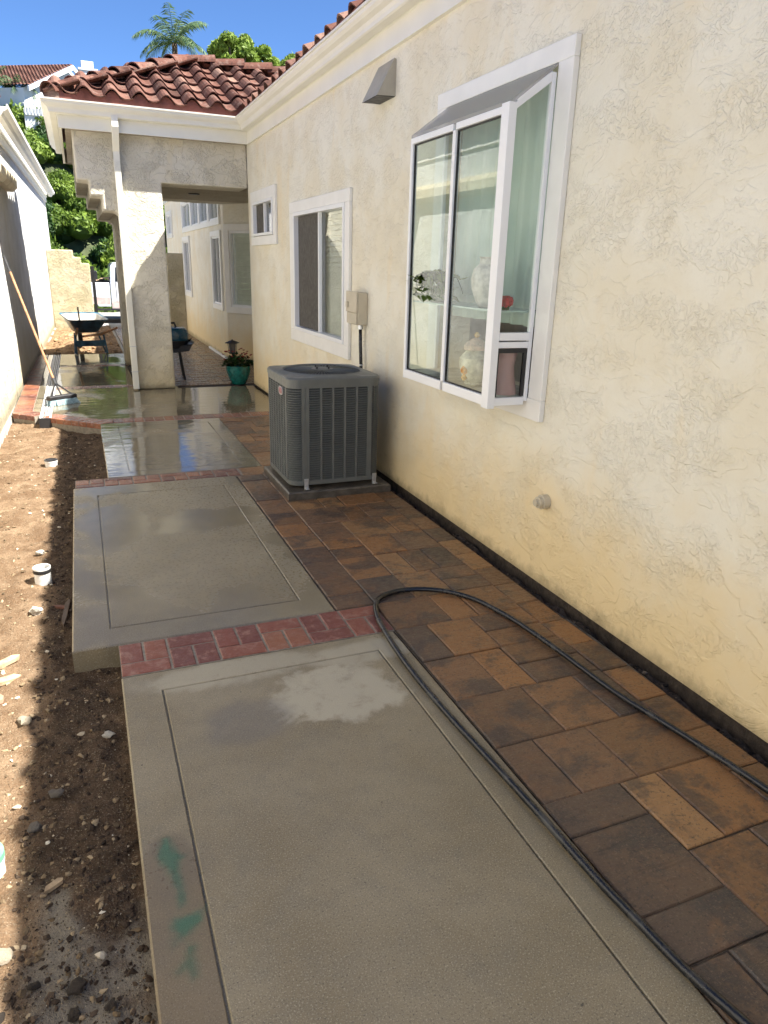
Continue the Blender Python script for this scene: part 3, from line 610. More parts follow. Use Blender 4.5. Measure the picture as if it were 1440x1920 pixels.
# stations: main house eave -> inner corner -> portico front -> left side -> back
YF=9.83
path=[lambda d:(XW-d,-5.3),lambda d:(XW-d,YF-.15-d),lambda d:(.12-.12-d,YF-.15-d),lambda d:(.12-.12-d,13.15)]
fas,gut=gutter_profile(.03)
b=MB(); sweep_open(b,fas,path); b.build('fascia_board',M['fascia'],house)
b=MB(); sweep_open(b,[(d+.002 if d<.2 else d,z) for d,z in gut],path); b.build('gutter',M['fascia'],house)
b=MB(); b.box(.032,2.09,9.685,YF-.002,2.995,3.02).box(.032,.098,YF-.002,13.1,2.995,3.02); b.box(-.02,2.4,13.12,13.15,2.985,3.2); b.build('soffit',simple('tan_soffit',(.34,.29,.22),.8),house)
# ---- portico body
def cw(v): return v
b=MB()
b.prism([(.10,3.19),(.10,2.48),(.235,2.48),(.235,2.315),(.365,2.315),(.365,2.155),(.50,2.155),(.58,2.10),(.58,0.003),(1.06,.003),(1.06,2.50),(2.119,2.50),(2.119,3.19)],YF,YF+.50,'y')
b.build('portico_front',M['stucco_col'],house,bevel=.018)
b=MB(); b.prism([(.10,3.19),(.10,2.48),(.235,2.48),(.235,2.315),(.365,2.315),(.365,2.155),(.50,2.155),(.58,2.10),(.58,0.003),(1.06,.003),(1.06,2.50),(2.8,2.50),(2.8,3.19)],12.22,12.70,'y')
b.build('portico_rear',M['stucco_col'],house,bevel=.018)
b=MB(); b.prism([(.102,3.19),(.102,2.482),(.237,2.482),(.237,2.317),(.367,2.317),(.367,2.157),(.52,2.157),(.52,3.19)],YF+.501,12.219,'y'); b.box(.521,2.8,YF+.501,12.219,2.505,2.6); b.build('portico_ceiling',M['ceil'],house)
b=MB(); b.lathe([(.05,0),(.075,0),(.08,.012)],(1.62,11.05,2.492),20); b.build('downlight',M['blackmetal'],house)
# downspout
d=MB(); X0,X1,Y0,Y1=.528,.600,9.752,YF-.002
d.box(X0,X1,Y0,Y1,.02,2.80)
d.prism([(9.55,3.14),(9.62,3.14),(9.66,3.02),(9.80,2.86),(YF-.004,2.80),(YF-.004,2.72),(9.752,2.72),(9.745,2.80),(9.60,2.95),(9.55,3.03)],X0,X1,'x')
for i in range(8): x=X0+.004+i*.0088; d.box(x,x+.004,9.749,9.752,.03,2.7)
d.build('downspout',M['fascia'],house,bevel=.004)
for z in (.24,.56): d=MB(); d.box(X0-.012,X1+.012,9.742,9.746,z,z+.006); d.box(X0-.012,X0-.008,9.742,YF,z,z+.006); d.build('downspout_strap',M['galv'],house)
# ---- clay tiles
def s_tile(b,org,across,down,nrm,w=.30,L=.40,th=.014,drop=.0,amp=.075):
    """one S tile: org = upper left corner; across/down/nrm unit vectors"""
    prof=[]
    for i in range(13):
        t_=i/12; a_=t_*w*1.06
        if t_<.56: h=amp*math.sin(math.pi*t_/.56)
        else: h=-.018*math.sin(math.pi*(t_-.56)/.44)
        prof.append((a_,h))
    vs=[]
    for k,(dd_,lift) in enumerate(((0,0),(L,.034))):
        for a_,h in prof: vs.append(org+across*a_+down*dd_+nrm*(h+lift+drop))
    n=len(prof)
    for k in range(2*n): vs.append(vs[k]-nrm*th)
    fs=[(i,i+1,n+i+1,n+i) for i in range(n-1)]+[(2*n+i,3*n+i,3*n+i+1,2*n+i+1) for i in range(n-1)]+[(n+i,n+i+1,3*n+i+1,3*n+i) for i in range(n-1)]+[(0,n,3*n,2*n),(n-1,3*n-1,4*n-1,2*n-1)]
    b.add(vs,fs)
SL=.46; al=math.atan(SL); ZE=3.30
def roof_plane(b,origin,across,downh,ncol,inside,w=.30,exp=.335,rows=14,amp=.075):
    """origin: eave corner; across: unit along eave; downh: horizontal unit towards eave; tiles laid from eave up while inside(x,y) holds"""
    down=(downh*math.cos(al)+Vector((0,0,-math.sin(al)))).normalized(); nrm=across.cross(down); 
    if nrm.z<0: nrm=-nrm
    for r in range(rows):
        for c_ in range(ncol):
            eave=origin+across*(c_*w)-down*(exp*r)
            cen=eave+across*w*.45-down*.16
            if not inside(cen.x,cen.y): continue
            b.cur=min(1,max(0,rng.gauss(.5,.25))); s_tile(b,eave-down*.40+across*rng.uniform(-.007,.007)+nrm*rng.uniform(-.004,.004)+down*rng.uniform(-.012,.012),across,down,nrm,w,.40,amp=amp)
YR=11.33; XHL=-.05
X_=Vector((1,0,0)); Y_=Vector((0,1,0))
b=MB()
yE=9.53; xE=-.13; yB=13.13
def infront(x,y): return y<YR+.05 and (x-xE)>(y-yE)-.12 and (x<2.0 or (y-yE)<(x-1.9)*0+9)
roof_plane(b,Vector((xE+.02,yE,ZE)),X_,-Y_,16,infront,w=.293)
roof_plane(b,Vector((xE,yB,ZE)),-Y_,-X_,13,lambda x,y:(x-xE)<(y-yE)+.1 and (x-xE)<(yB-y)+.1)
roof_plane(b,Vector((4.6,yB,ZE)),-X_,Y_,16,lambda x,y:y>YR-.05 and (x-xE)>(yB-y)-.1)
b.build('portico_tiles',M['tile'],house)
b=MB(); roof_plane(b,Vector((2.02,-5.2,ZE)),Y_,-X_,52,lambda x,y:(y<yE+.2 or (y-yE)<(x-1.97)+.15),w=.29,rows=5,amp=.052); b.build('eave_tiles',M['tile'],house)
# solid roof decks under the tiles
b=MB(); hr=(YR-yE)*SL
b.add([(xE+.06,yE+.04,ZE-.02),(4.5,yE+.04,ZE-.02),(4.5,YR,ZE-.02+hr),(xE+YR-yE,YR,ZE-.02+hr),(4.5,yB-.04,ZE-.02),(xE+.06,yB-.04,ZE-.02)],[(0,1,2,3),(0,3,5),(3,2,4,5),(0,5,4,1)])
b.add([(1.98,-5.2,ZE-.02),(1.98,yE+.05,ZE-.02),(5.6,13.1,ZE+3.62*SL),(9,13.1,ZE+3.6*SL),(9,-5.2,ZE+7*SL),(1.98,-5.2,ZE-.03),(8.9,9.9,ZE-.5)],[(0,1,2,3,4)])
b.build('roof_deck',M['birdstop'],house)
b=MB()
pp=[(xE+.10,3.18)]+[(xE+.10+.0122*i,3.30+.012+max(0,.072*math.sin(math.pi*(((.08+.0122*i)%.293)/.31)/.56)) if ((.08+.0122*i)%.293)/.31<.56 else 3.30+.012) for i in range(171)]+[(xE+.10+.0122*170,3.18)]
b.prism(pp,yE+.02,yE+.06,'y'); b.box(2.025,2.05,-5.2,yE+.04,3.2,3.345); b.build('bird_stop',M['birdstop'],house)
def caps(b,p0,p1,n,r=.11,th=.015):
    p0=Vector(p0); p1=Vector(p1); d=(p1-p0).normalized(); L=(p1-p0).length/n; side=d.cross(Vector((0,0,1))).normalized(); up=side.cross(d).normalized()
    if up.z<0: up=-up
    for k in range(n):
        b.cur=min(1,max(0,rng.gauss(.45,.2))); a=p0+d*(L*k-.02); c=a+d*(L*1.18); vs=[]; N=11
        for (pt,rr,lf) in ((a,r,.022),(c,r*.86,-.02)):
            for q in range(N): an=math.pi*q/(N-1); vs.append(pt+side*math.cos(an)*rr+up*(math.sin(an)*rr*.95+lf))
        for (pt,rr,lf) in ((a,r-th,.022),(c,r*.86-th,-.02)):
            for q in range(N): an=math.pi*q/(N-1); vs.append(pt+side*math.cos(an)*rr+up*(math.sin(an)*rr*.95+lf))
        fs=[(q,q+1,N+q+1,N+q) for q in range(N-1)]+[(2*N+q,3*N+q,3*N+q+1,2*N+q+1) for q in range(N-1)]+[(q,2*N+q,2*N+q+1,q+1) for q in range(N-1)]+[(N+q,N+q+1,3*N+q+1,3*N+q) for q in range(N-1)]+[(0,N,3*N,2*N),(N-1,3*N-1,4*N-1,2*N-1)]
        b.add(vs,fs)
b=MB(); zr=ZE+hr+.05
caps(b,(xE+.05,yE+.05,ZE+.0),(xE+YR-yE,YR,zr),7); caps(b,(xE+.05,yB-.05,ZE+.055),(xE+YR-yE,YR,zr),7); caps(b,(4.4,YR,zr-.01),(xE+YR-yE-.05,YR,zr-.01),7)
b.build('ridge_caps',M['tile'],house)
b=MB(); 
for k in range(6):
    pass
b.lathe([(.001,.11),(.05,.095),(.09,.05),(.108,-.01),(.108,-.06)],(xE+.10,yE+.12,ZE+.02),16); b.build('hip_starter',simple('grey_mortar_cap',(.22,.15,.12),.95,var=.3,vs=20,bmp=.004),house,smooth='auto')
# wall vent hood
v=MB(); ya_,yb_=5.05,5.34
v.add([(XW,ya_,2.92),(XW,yb_,2.92),(XW,ya_,2.70),(XW,yb_,2.70),(1.985,ya_+.0,2.695),(1.985,yb_,2.695),(XW-.015,ya_,2.925),(XW-.015,yb_,2.925)],[(6,7,5,4),(0,6,4,2),(1,3,5,7),(0,1,7,6),(2,3,1,0)])
v.build('vent_hood',M['vent'],house); MB().box(1.995,XW-.002,ya_+.008,yb_-.008,2.697,2.70).build('vent_opening',M['blackmetal'],house)
v=MB(); vx=[(0,.038),(.035,.038),(.036,.030),(.055,.030),(.056,.018),(.072,.018)]
pts=[]
for d_,r in vx:
    pts.append((d_,r))
vs=[];fs=[];N=24
for d_,r in pts:
    for q in range(N): a=2*math.pi*q/N; vs.append((XW-.001-d_,2.888+r*math.cos(a),.482+r*math.sin(a)))
for i in range(len(pts)-1):
    for q in range(N): k=(q+1)%N; fs.append((i*N+q,i*N+k,(i+1)*N+k,(i+1)*N+q))
fs.append(tuple((len(pts)-1)*N+q for q in range(N))); v.add(vs,fs); v.build('pipe_cap',M['box'],house,smooth='auto')
# electrical disconnect box with conduit
e=thing('disconnect_box','beige electrical disconnect box on the cream wall above the air conditioner','electrical box',(2.06,5.63,1.15))
q=MB(); q.box(2.035,XW-.001,5.50,5.735,1.155,1.405); q.build('box_body',M['box'],e,bevel=.006)
q=MB(); q.box(2.018,2.034,5.495,5.74,1.25,1.412); q.box(2.022,2.034,5.505,5.73,1.16,1.248); q.build('cover',M['box'],e,bevel=.005)
q=MB(); q.box(2.006,2.019,5.675,5.715,1.285,1.33); q.build('latch',M['box'],e,bevel=.003)
q=MB(); q.lathe([(.022,0),(.022,.035),(.017,.035)],(2.08,5.555,1.12),16); q.build('fitting',M['galv'],e,smooth='auto')
q=MB(); pts=[(2.08,5.555,1.13),(2.08,5.55,1.0),(2.083,5.54,.85),(2.085,5.53,.65),(2.07,5.50,.45),(2.0,5.46,.38)]; q.tube(pts,.014,12); q.build('conduit',M['hose'],e,smooth=True)
q=MB(); q.lathe([(.018,0),(.018,.012)],(2.0835,5.538,.83),14); q.build('clamp',M['galv'],e)
# ================================================================ courtyard wing behind the portico
cwg=thing('courtyard_wing','rear cream wing with clerestory windows seen through the portico opening','house',(2.5,14,0))
XC=2.30
H=[(12.98,13.78,.90,2.03),(16.72,17.62,.96,2.03),(13.0,13.9,2.30,2.78),(14.1,15.0,2.30,2.78),(15.2,16.1,2.30,2.78),(16.3,17.5,2.30,2.78),(19.6,20.5,2.25,2.70)]
b=MB(); wall_x(b,XC,XC+.2,12.62,21,-.1,3.0,H)
# chamfer wall with opening, built in local frame
c0=Vector((2.30,12.62)); c1=Vector((2.82,11.86)); cd=(c1-c0); CL=cd.length; cd/=CL; cn=Vector((-cd.y,cd.x))
if cn.y>0: cn=-cn
if cn.x>0 and cn.y>0: cn=-cn
cn=Vector((-.825,-.565)) if Vector((-.825,-.565)).dot(cd)**2<.05 else cn
def TC(v): p=c0+cd*v[0]+cn*v[1]; return (p.x,p.y,v[2])
for a_,z_ in (((0,CL),(-.1,.80)),((0,CL),(2.2,3.0))): b.box(a_[0]+.002,a_[1],-.2,0,z_[0],z_[1],TC)
b.box(2.80,2.98,9.84,11.9,-.1,3.0)
b.build('wall',M['stucco'],cwg)
f=MB(); f.box(0.01,CL,-.02,.03,.80,.90,TC).box(.01,CL,-.02,.03,2.10,2.2,TC).box(.01,.12,-.02,.03,.90,2.10,TC); w=f.build('corner_window',M['trim'],cwg,bevel=.004)
f=MB(); f.box(.12,CL,-.05,.01,.90,.94,TC).box(.12,CL,-.05,.01,2.06,2.10,TC).box(.12,.155,-.05,.01,.94,2.06,TC); f.build('frame',M['alu'],w,bevel=.002)
f=MB(); f.box(.155,CL,-.03,-.026,.94,2.06,TC); f.build('pane',M['glass'],w); f=MB(); blinds(f,-.09,.15,CL,.92,2.08,.09,T=lambda v:TC((v[1],v[0],v[2]))); f.build('blind',M['blind'],w)
for k,h in enumerate(H):
    f=MB(); rect_frame_x(f,h[0]-.09,h[1]+.09,h[2]-.09,h[3]+.09,.09,XC-.03,XC-.001); w=f.build('window',M['trim'],cwg,bevel=.003)
    f=MB(); rect_frame_x(f,h[0]+.001,h[1]-.001,h[2]+.001,h[3]-.001,.03,XC-.01,XC+.05); ym=(h[0]+h[1])/2; f.box(XC-.008,XC+.04,ym-.012,ym+.012,h[2]+.031,h[3]-.031); f.build('frame',M['alu'],w)
    f=MB(); f.box(XC+.02,XC+.024,h[0]+.03,h[1]-.03,h[2]+.03,h[3]-.03); f.build('pane',M['glass'],w); f=MB(); f.box(XC+.16,XC+.17,h[0],h[1],h[2],h[3]); f.build('blind',M['screen'] if k<2 else M['blind'],w)
f=MB(); f.box(XC-.04,XC+.6,12.72,21.1,3.001,3.08); f.build('roof_edge',M['fascia'],cwg)
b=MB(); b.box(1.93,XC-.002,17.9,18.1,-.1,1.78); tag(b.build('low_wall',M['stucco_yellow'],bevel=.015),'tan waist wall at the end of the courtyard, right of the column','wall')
b=MB(); b.box(XC-.035,XC-.002,12.7,14.6,-.02,.035); tag(b.build('board',M['trim'],bevel=.004),'white board lying along the foot of the courtyard wall','board')
# ================================================================ neighbour's house on the left
lh=thing('neighbour_house','sunlit white stucco house wall along the left edge','house',(-.8,8,0))
def LX(y): return -.985+.0165*y
def TL(v): return (v[0]+.0165*v[1],v[1],v[2])
b=MB(); b.box(-1.6,-.985,-6,22.8,-.28,3.45,TL); b.build('wall',M['stucco_white'],lh)
b=MB(); b.box(-.984,-.955,-6,22.79,-.28,-.045,TL); b.build('foundation',M['cement'],lh)
prof_f=[(0,3.02),(.03,3.02),(.03,3.14),(.05,3.15),(.05,3.26),(0,3.26)]
prof_g=[(.052,3.17),(.12,3.17),(.135,3.19),(.145,3.21),(.175,3.225),(.20,3.245),(.205,3.29),(.19,3.29),(.188,3.262),(.065,3.258),(.052,3.28)]
b=MB(); sweep_open(b,prof_f,[lambda d:(LX(10.4)+d,10.4),lambda d:(LX(22.9)+d,22.9)]); sweep_open(b,[(0,2.98),(.03,2.98),(.03,3.24),(0,3.24)],[lambda d:(LX(-6)+d,-6),lambda d:(LX(10.38)+d,10.38)]); b.build('fascia_board',M['trim'],lh)
b=MB(); sweep_open(b,prof_g,[lambda d:(LX(10.4)+d+.05,10.4),lambda d:(LX(22.9)+d+.05,22.9)]); b.build('gutter',M['trim'],lh)
b=MB(); caps(b,(LX(-6)+.13,-6,3.30),(LX(10)+.13,9.9,3.30),34,r=.11); b.build('rake_tiles',M['tileo'],lh)
b=MB(); b.add([(LX(-6)+.0,-6,3.24),(LX(22.8)+.0,22.8,3.24),(-4.5,22.8,4.6),(-4.9,-6,4.6)],[(0,1,2,3)]); b.build('roof_deck',M['birdstop'],lh)
lg=thing('scalloped_ledge','cream scalloped tile ledge jutting from the white wall','ledge',(-.75,8,2.5))
b=MB(); hx=[(0,2.45),(.09,2.45),(.145,2.50),(.15,2.60),(.10,2.66),(0,2.67)]
for k in range(20):
    y0=2.9+.45*k; b.prism([(LX(y0)+p[0],p[1]) for p in hx],y0,y0+.445,'y')
b.build('ledge_tiles',simple('cream_ledge_paint',(.66,.58,.42),.6,var=.08),lg)
# ---- stepped garden wall and gate
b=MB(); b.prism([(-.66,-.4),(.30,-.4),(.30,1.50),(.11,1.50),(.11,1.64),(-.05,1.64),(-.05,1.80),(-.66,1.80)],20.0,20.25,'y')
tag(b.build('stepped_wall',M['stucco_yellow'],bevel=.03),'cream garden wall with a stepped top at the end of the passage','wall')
g_=thing('gate','open black metal gate frame beside the stepped wall','gate',(.36,20.5,0))
MB().box(.325,.40,20.4,20.48,-.1,1.43).build('gate_post',M['blackmetal'],g_,bevel=.004); b=MB(); b.box(.402,1.9,20.41,20.46,.03,.13); b.build('bottom_rail',M['blackmetal'],g_); b=MB(); b.box(1.9,1.97,20.4,20.48,-.1,1.43); b.build('gate_post',M['blackmetal'],g_)
# ================================================================ pickup
tk=thing('pickup_truck','white pickup truck parked across the street beyond the gate','truck',(2.5,27,-.35))
G0=-.35; b=MB()
yA,yB_=26.0,27.9
b.prism([(-.9,G0+.55),(-.9,G0+1.24),(.93,G0+1.24),(.93,G0+.48),(.55,G0+.48),(.40,G0+.72),(.05,G0+.84),(-.35,G0+.72),(-.5,G0+.5)],yA,yA+.12,'y')
b.prism([(-.9,G0+.55),(-.9,G0+1.24),(.93,G0+1.24),(.93,G0+.48)],yB_-.12,yB_,'y'); b.box(-.92,-.80,yA+.121,yB_-.121,G0+.55,G0+1.24); b.box(-.80,.93,yA+.121,yB_-.121,G0+.6,G0+.68); b.box(.85,.93,yA+.121,yB_-.121,G0+.68,G0+1.24)
b.build('bed',M['truck'],tk,bevel=.02)
b=MB(); b.prism([(.96,G0+.40),(.96,G0+1.22),(1.00,G0+1.75),(1.10,G0+1.87),(2.35,G0+1.87),(2.95,G0+1.25),(4.2,G0+1.10),(4.3,G0+.9),(4.3,G0+.45),(3.95,G0+.42),(3.85,G0+.75),(3.5,G0+.86),(3.15,G0+.75),(3.0,G0+.40)],yA,yB_,'y'); b.build('cab',M['truck'],tk,bevel=.03)
b=MB(); b.prism([(1.12,G0+1.27),(1.16,G0+1.72),(1.75,G0+1.74),(1.75,G0+1.27)],yA-.006,yA+.01,'y'); b.prism([(1.82,G0+1.27),(1.82,G0+1.74),(2.25,G0+1.74),(2.75,G0+1.27)],yA-.006,yA+.01,'y'); b.build('side_window',simple('tinted_glass',(.02,.025,.03),.05),tk)
b=MB(); b.box(1.12,1.14,yA-.004,yA,G0+.45,G0+1.25).box(1.78,1.79,yA-.004,yA,G0+.45,G0+1.25); b.box(.5,3.0,yA-.03,yA+.02,G0+.36,G0+.42); b.build('sill_trim',M['black'],tk)
b=MB(); b.box(-.88,.92,yA-.004,yA-.001,G0+.56,G0+.78); b.box(.97,2.98,yA-.0075,yA-.0045,G0+.43,G0+.66); b.build('reflection_dirt_panel',simple('pink_reflection_dirt',(.50,.36,.33),.6,var=.2,vs=6),tk)  # pinkish band: the ground's reflection, with some dirt, painted on as colour
for x in (.0,3.5):
    for y in (yA+.02,yB_-.26):
        v=MB(); v.prism([(x+.38*math.cos(2*math.pi*i/28),G0+.38+.38*math.sin(2*math.pi*i/28)) for i in range(28)],y,y+.24,'y'); wv=v.build('wheel',M['rubber'],tk,bevel=.02); v=MB(); v.prism([(x+.22*math.cos(2*math.pi*i/20),G0+.38+.22*math.sin(2*math.pi*i/20)) for i in range(20)],y-.01 if y<27 else y+.23,y if y<27 else y+.25,'y'); v.build('rim',M['galv'],wv)
b=MB(); 
for k in range(14):
    x=-.6+k*.105; b.box(x,x+.2,yA+.2,yA+1.4,G0+1.0,G0+1.28+.04*rng.random(),lambda v:(v[0]+.02*v[1]%.03,v[1],v[2]))
tag(b.build('tarp_load',M['black']),'black bagged load heaped in the bed of the white pickup','load')
b=MB()
for k in range(7): x=.5+k*.06; b.box(x,x+.035,yA+.15,yA+.9,G0+1.30+.02*k%3,G0+1.33+.02*(k%3),lambda v:(v[0]+(v[1]-26)*.25,v[1],v[2]+.02*math.sin(v[0]*20)))
tag(b.build('scrap_lumber',M['wood2']),'loose pale lumber scraps on top of the pickup load','lumber')
tb=MB(); tb.bbox(.36,.60,yA+.3,yA+.6,G0+1.24,G0+1.60,.02); tag(tb.build('plastic_bin',M['black'],bevel=.015),'black upright bin standing in the pickup bed','bin')
# ================================================================ hillside and planting
def hz(x,y):
    t_=max(0,min(1,(y-32.5)/11)); return -.55+7.7*(t_*t_*(3-2*t_))+.35*nz(x,y,.12,3)*min(1,max(0,y-33)/3)+.0*x
struct(grid_mesh(-45,60,33,110,1.5,1.0,hz).build('hillside',M['hill'],smooth=True),'planted hillside rising beyond the street','hillside')
def leaf_cloud(name,lobes,n,size,mat,seed,core=True,shell=.25,squash=1):
    r=np.random.RandomState(seed); L=np.array([(x,y,z,rx,ry,rz) for x,y,z,rx,ry,rz in lobes]); wts=L[:,3]*L[:,4]+.0; wts/=wts.sum()
    k=r.choice(len(L),n,p=wts); d=r.normal(size=(n,3)); d/=np.linalg.norm(d,axis=1)[:,None]; d[:,2]=np.where((d[:,2]<-.2),-d[:,2]*.6,d[:,2]); rr=1-shell*r.rand(n)**1.5+.07*r.normal(size=n)
    c=L[k,:3]+d*L[k,3:]*rr[:,None]
    nrm=d+.75*r.normal(size=(n,3)); nrm/=np.linalg.norm(nrm,axis=1)[:,None]; t=np.cross(nrm,r.normal(size=(n,3))); t/=np.linalg.norm(t,axis=1)[:,None]; s=np.cross(nrm,t)
    sz=size*(.6+.8*r.rand(n))[:,None]; a=c-t*sz; b_=c+s*sz*.45; e=c+t*sz; f=c-s*sz*.45
    vs=np.stack([a,b_,e,f],1).reshape(-1,3); fs=np.arange(4*n).reshape(-1,4)
    lob=r.rand(len(L)); rn=np.clip(.5*lob[k]+.25*r.rand(n)+.25*r.rand(n),0,1)
    V=vs.tolist(); Fc=fs.tolist(); Rn=rn.tolist()
    mb=MB(); mb.v=[tuple(v) for v in V]; mb.f=[tuple(f_) for f_ in Fc]; mb.r=Rn
    if core:
        for (x,y,z,rx,ry,rz) in lobes:
            mb.cur=.15; vs=[];N=10;Kk=6
            for i in range(Kk+1):
                ph=math.pi*i/Kk
                for q in range(N): th_=2*math.pi*q/N; vs.append((x+rx*.80*math.sin(ph)*math.cos(th_),y+ry*.80*math.sin(ph)*math.sin(th_),z+rz*.80*math.cos(ph)))
            mb.add(vs,[(i*N+q,i*N+(q+1)%N,(i+1)*N+(q+1)%N,(i+1)*N+q) for i in range(Kk) for q in range(N)])
    me=bpy.data.meshes.new(name); me.from_pydata(mb.v,[],mb.f); me.materials.append(mat); at=me.attributes.new('rnd','FLOAT','FACE'); at.data.foreach_set('value',mb.r); return me
def lobes(seed,n,R,h,lr):
    q=random.Random(seed); out=[]
    for i in range(n):
        a=q.uniform(0,6.28); rr=R*math.sqrt(q.random()); s=lr*q.uniform(.75,1.25); z=h*(1-(rr/R)**2)*q.uniform(.5,1)
        out.append((rr*math.cos(a),rr*math.sin(a),z,s,s,s*.85))
    return out
bm_=[leaf_cloud('shrub_crown',lobes(1,16,1.25,1.0,.62),9000,.085,M['leafA'],1),leaf_cloud('shrub_crown',lobes(2,10,.9,1.25,.70),7000,.075,M['leafD'],2),leaf_cloud('shrub_crown',lobes(3,13,1.6,.55,.6),8000,.10,M['leafA'],3),leaf_cloud('shrub_crown',lobes(4,9,.8,.9,.55),6000,.08,M['leafD'],4)]
spots=[]
for r_i,y in enumerate(np.arange(33.0,44.5,1.45)):
    for x in np.arange(-6.5,9,1.55): spots.append((x+rng.uniform(-.6,.6),y+rng.uniform(-.6,.6)))
kinds=['light green mounded shrub','dark rounded shrub','low spreading green shrub','dark compact shrub']
for i,(x,y) in enumerate(spots):
    k=rng.choice([0,0,0,2,2,1,3]); s=rng.uniform(.75,1.25); row=int((y-33)/4.6)
    tier=['at the foot of','low on','halfway up','high on','at the top of'][min(4,int((y-32.4)/2.5))]; side='behind the far left gutter' if x<-1.5 else 'above the stepped garden wall' if x<.2 else 'above the parked pickup' if x<1.9 else 'beyond the courtyard wing' if x<5 else 'far right behind the long house'
    rt=thing('shrub','%s %s the hillside, %s'%(kinds[k],tier,side),'shrub',(x,y,hz(x,y)-.15),'shrubs covering the hillside')
    rt.rotation_euler=(0,0,rng.uniform(0,6.28)); rt.scale=(s,s,s*rng.uniform(.9,1.3))
    o=bpy.data.objects.new('crown',bm_[k]); C.objects.link(o); o.parent=rt
# street-side ornamental grass clump
def blades(name,c,n,h,mat,seed,spread=.5):
    q=random.Random(seed); b=MB()
    for i in range(n):
        a=q.uniform(0,6.28); l=h*q.uniform(.6,1.1); o=Vector((q.gauss(0,spread*.25),q.gauss(0,spread*.25),0)); dv=Vector((math.cos(a),math.sin(a),0)); b.cur=q.random(); sd=Vector((-dv.y,dv.x,0))*.012
        p=[o+dv*(spread*t*t)+Vector((0,0,l*(t-.35*t*t*t))) for t in (0,.4,.75,1)]
        for j in range(3): wd=1-j*.28; b.add([Vector(c)+p[j]-sd*wd,Vector(c)+p[j]+sd*wd,Vector(c)+p[j+1]+sd*(wd-.28),Vector(c)+p[j+1]-sd*(wd-.28)],[(0,1,2,3)])
    return b
tag(blades('g',(.3,31.7,-.4),500,1.9,M['leafY'],3,1.1).build('ornamental_grass',M['leafY']),'tall yellow green grass clump at the foot of the hillside','grass clump')
# trees behind the roofs
def tree(x,y,zc,R,seed,mat,label,n=11000,hgt=None,leafs=.13):
    z0=hz(x,y)-.3; rt=thing('tree',label,'tree',(x,y,z0),'trees on the hilltop'); H_=zc-z0
    q=random.Random(seed); lb=[]
    for i in range(15):
        d=Vector((q.gauss(0,1),q.gauss(0,1),q.gauss(0,.8))).normalized()*R*q.uniform(.35,.85); s=R*q.uniform(.26,.42); lb.append((d.x,d.y,H_+d.z*.95,s,s,s))
    me=leaf_cloud('tree_crown',lb,n,leafs,mat,seed,core=False,shell=.8); o=bpy.data.objects.new('crown',me); C.objects.link(o); o.parent=rt
    b=MB(); b.tube([(0,0,0),(.1,.05,H_*.4),(.0,.0,H_*.75),(.05,0,H_)],[.28,.22,.16,.05],9)
    for l in lb[:9]: b.tube([(.05,.02,H_*.6),(l[0]*.5,l[1]*.5,(H_*.62+l[2])/2),(l[0],l[1],l[2])],[.12,.08,.03],6)
    t_=b.build('trunk',M['bark'],None,smooth=True); t_.parent=rt; t_.matrix_parent_inverse=Matrix()
    return rt
for i,(x,z,R,lb) in enumerate([(8.2,11.15,1.2,'yellow green tree nearest the palm, above the ridge tiles'),(9.7,10.9,1.0,'rounded yellow green tree, second to the right of the palm'),(10.8,10.85,.95,'small yellow green tree between two larger crowns on the hilltop'),(11.8,11.3,1.15,'rightmost yellow green tree against the house eave'),(7.3,10.6,.75,'low yellow green tree beside the palm')]):
    tree(x,40+i*.7,z,R,20+i,M['leafY'],lb)
# palms
def palm(x,y,zb,zc,L,nf,label,seed,trunk=.16,droop=1.0,name='palm_tree',group=None,lean=0):
    q=random.Random(seed); rt=thing(name,label,'palm',(x,y,zb),group); b=MB(); H_=zc-zb
    b.tube([(0,0,0),(lean*.5,0,H_*.5),(lean,0,H_)],[trunk*1.25,trunk,trunk*.8],12); t_=b.build('trunk',M['bark'],smooth=True); t_.parent=rt; t_.matrix_parent_inverse=Matrix()
    for k in range(nf):
        fr=MB(); a=k*2.399+q.uniform(-.3,.3); el=q.uniform(.15,1.35); dv=Vector((math.cos(a)*math.cos(el),math.sin(a)*math.cos(el),math.sin(el))); p=Vector((lean,0,H_)); pts=[p]; l=L*q.uniform(.8,1.1)
        for i in range(14): p=p+dv*l/14; pts.append(p); dv=(dv+Vector((0,0,-.13*droop*(.4+i/10)))).normalized()
        fr.cur=.6; fr.tube(pts,[.03*L/2.5*(1-i/16) for i in range(len(pts))],4)
        for i in range(1,len(pts)-1):
            for sub in (0,.5):
                pp=pts[i].lerp(pts[i+1],sub); tg=(pts[i+1]-pts[i]).normalized(); sd=tg.cross(Vector((0,0,1))).normalized()
                for sg in (-1,1):
                    fr.cur=q.random(); ll=L*.26*math.sin(math.pi*(i+sub+1)/16)**.6*q.uniform(.8,1.1); d=(sd*sg*.8+tg*.55+Vector((0,0,-.45*droop+q.uniform(-.25,.25)))).normalized(); e_=pp+d*ll+Vector((0,0,-.25*ll*droop)); wv=tg*.028*L/2.5; md=pp+d*ll*.5
                    fr.add([pp-wv*.5,pp+wv*.5,md+wv,e_,md-wv],[(0,1,2,3,4)])
        o=fr.build('frond',M['leafP']); o.parent=rt; o.matrix_parent_inverse=Matrix()
    return rt
palm(5.35,40,hz(5.35,40)-.3,11.35,2.0,19,'tall feathery palm rising above the tiled portico roof',5,droop=.9)
palm(-1.75,43,6.6,9.15,1.05,18,'small palm in front of the white hillside house',6,trunk=.14,droop=1.2,group='small palms by the hillside house')
palm(-2.75,43.5,6.6,9.5,1.2,18,'larger bushy palm at the left edge before the tiled hillside roof',8,trunk=.14,droop=1.0,group='small palms by the hillside house')
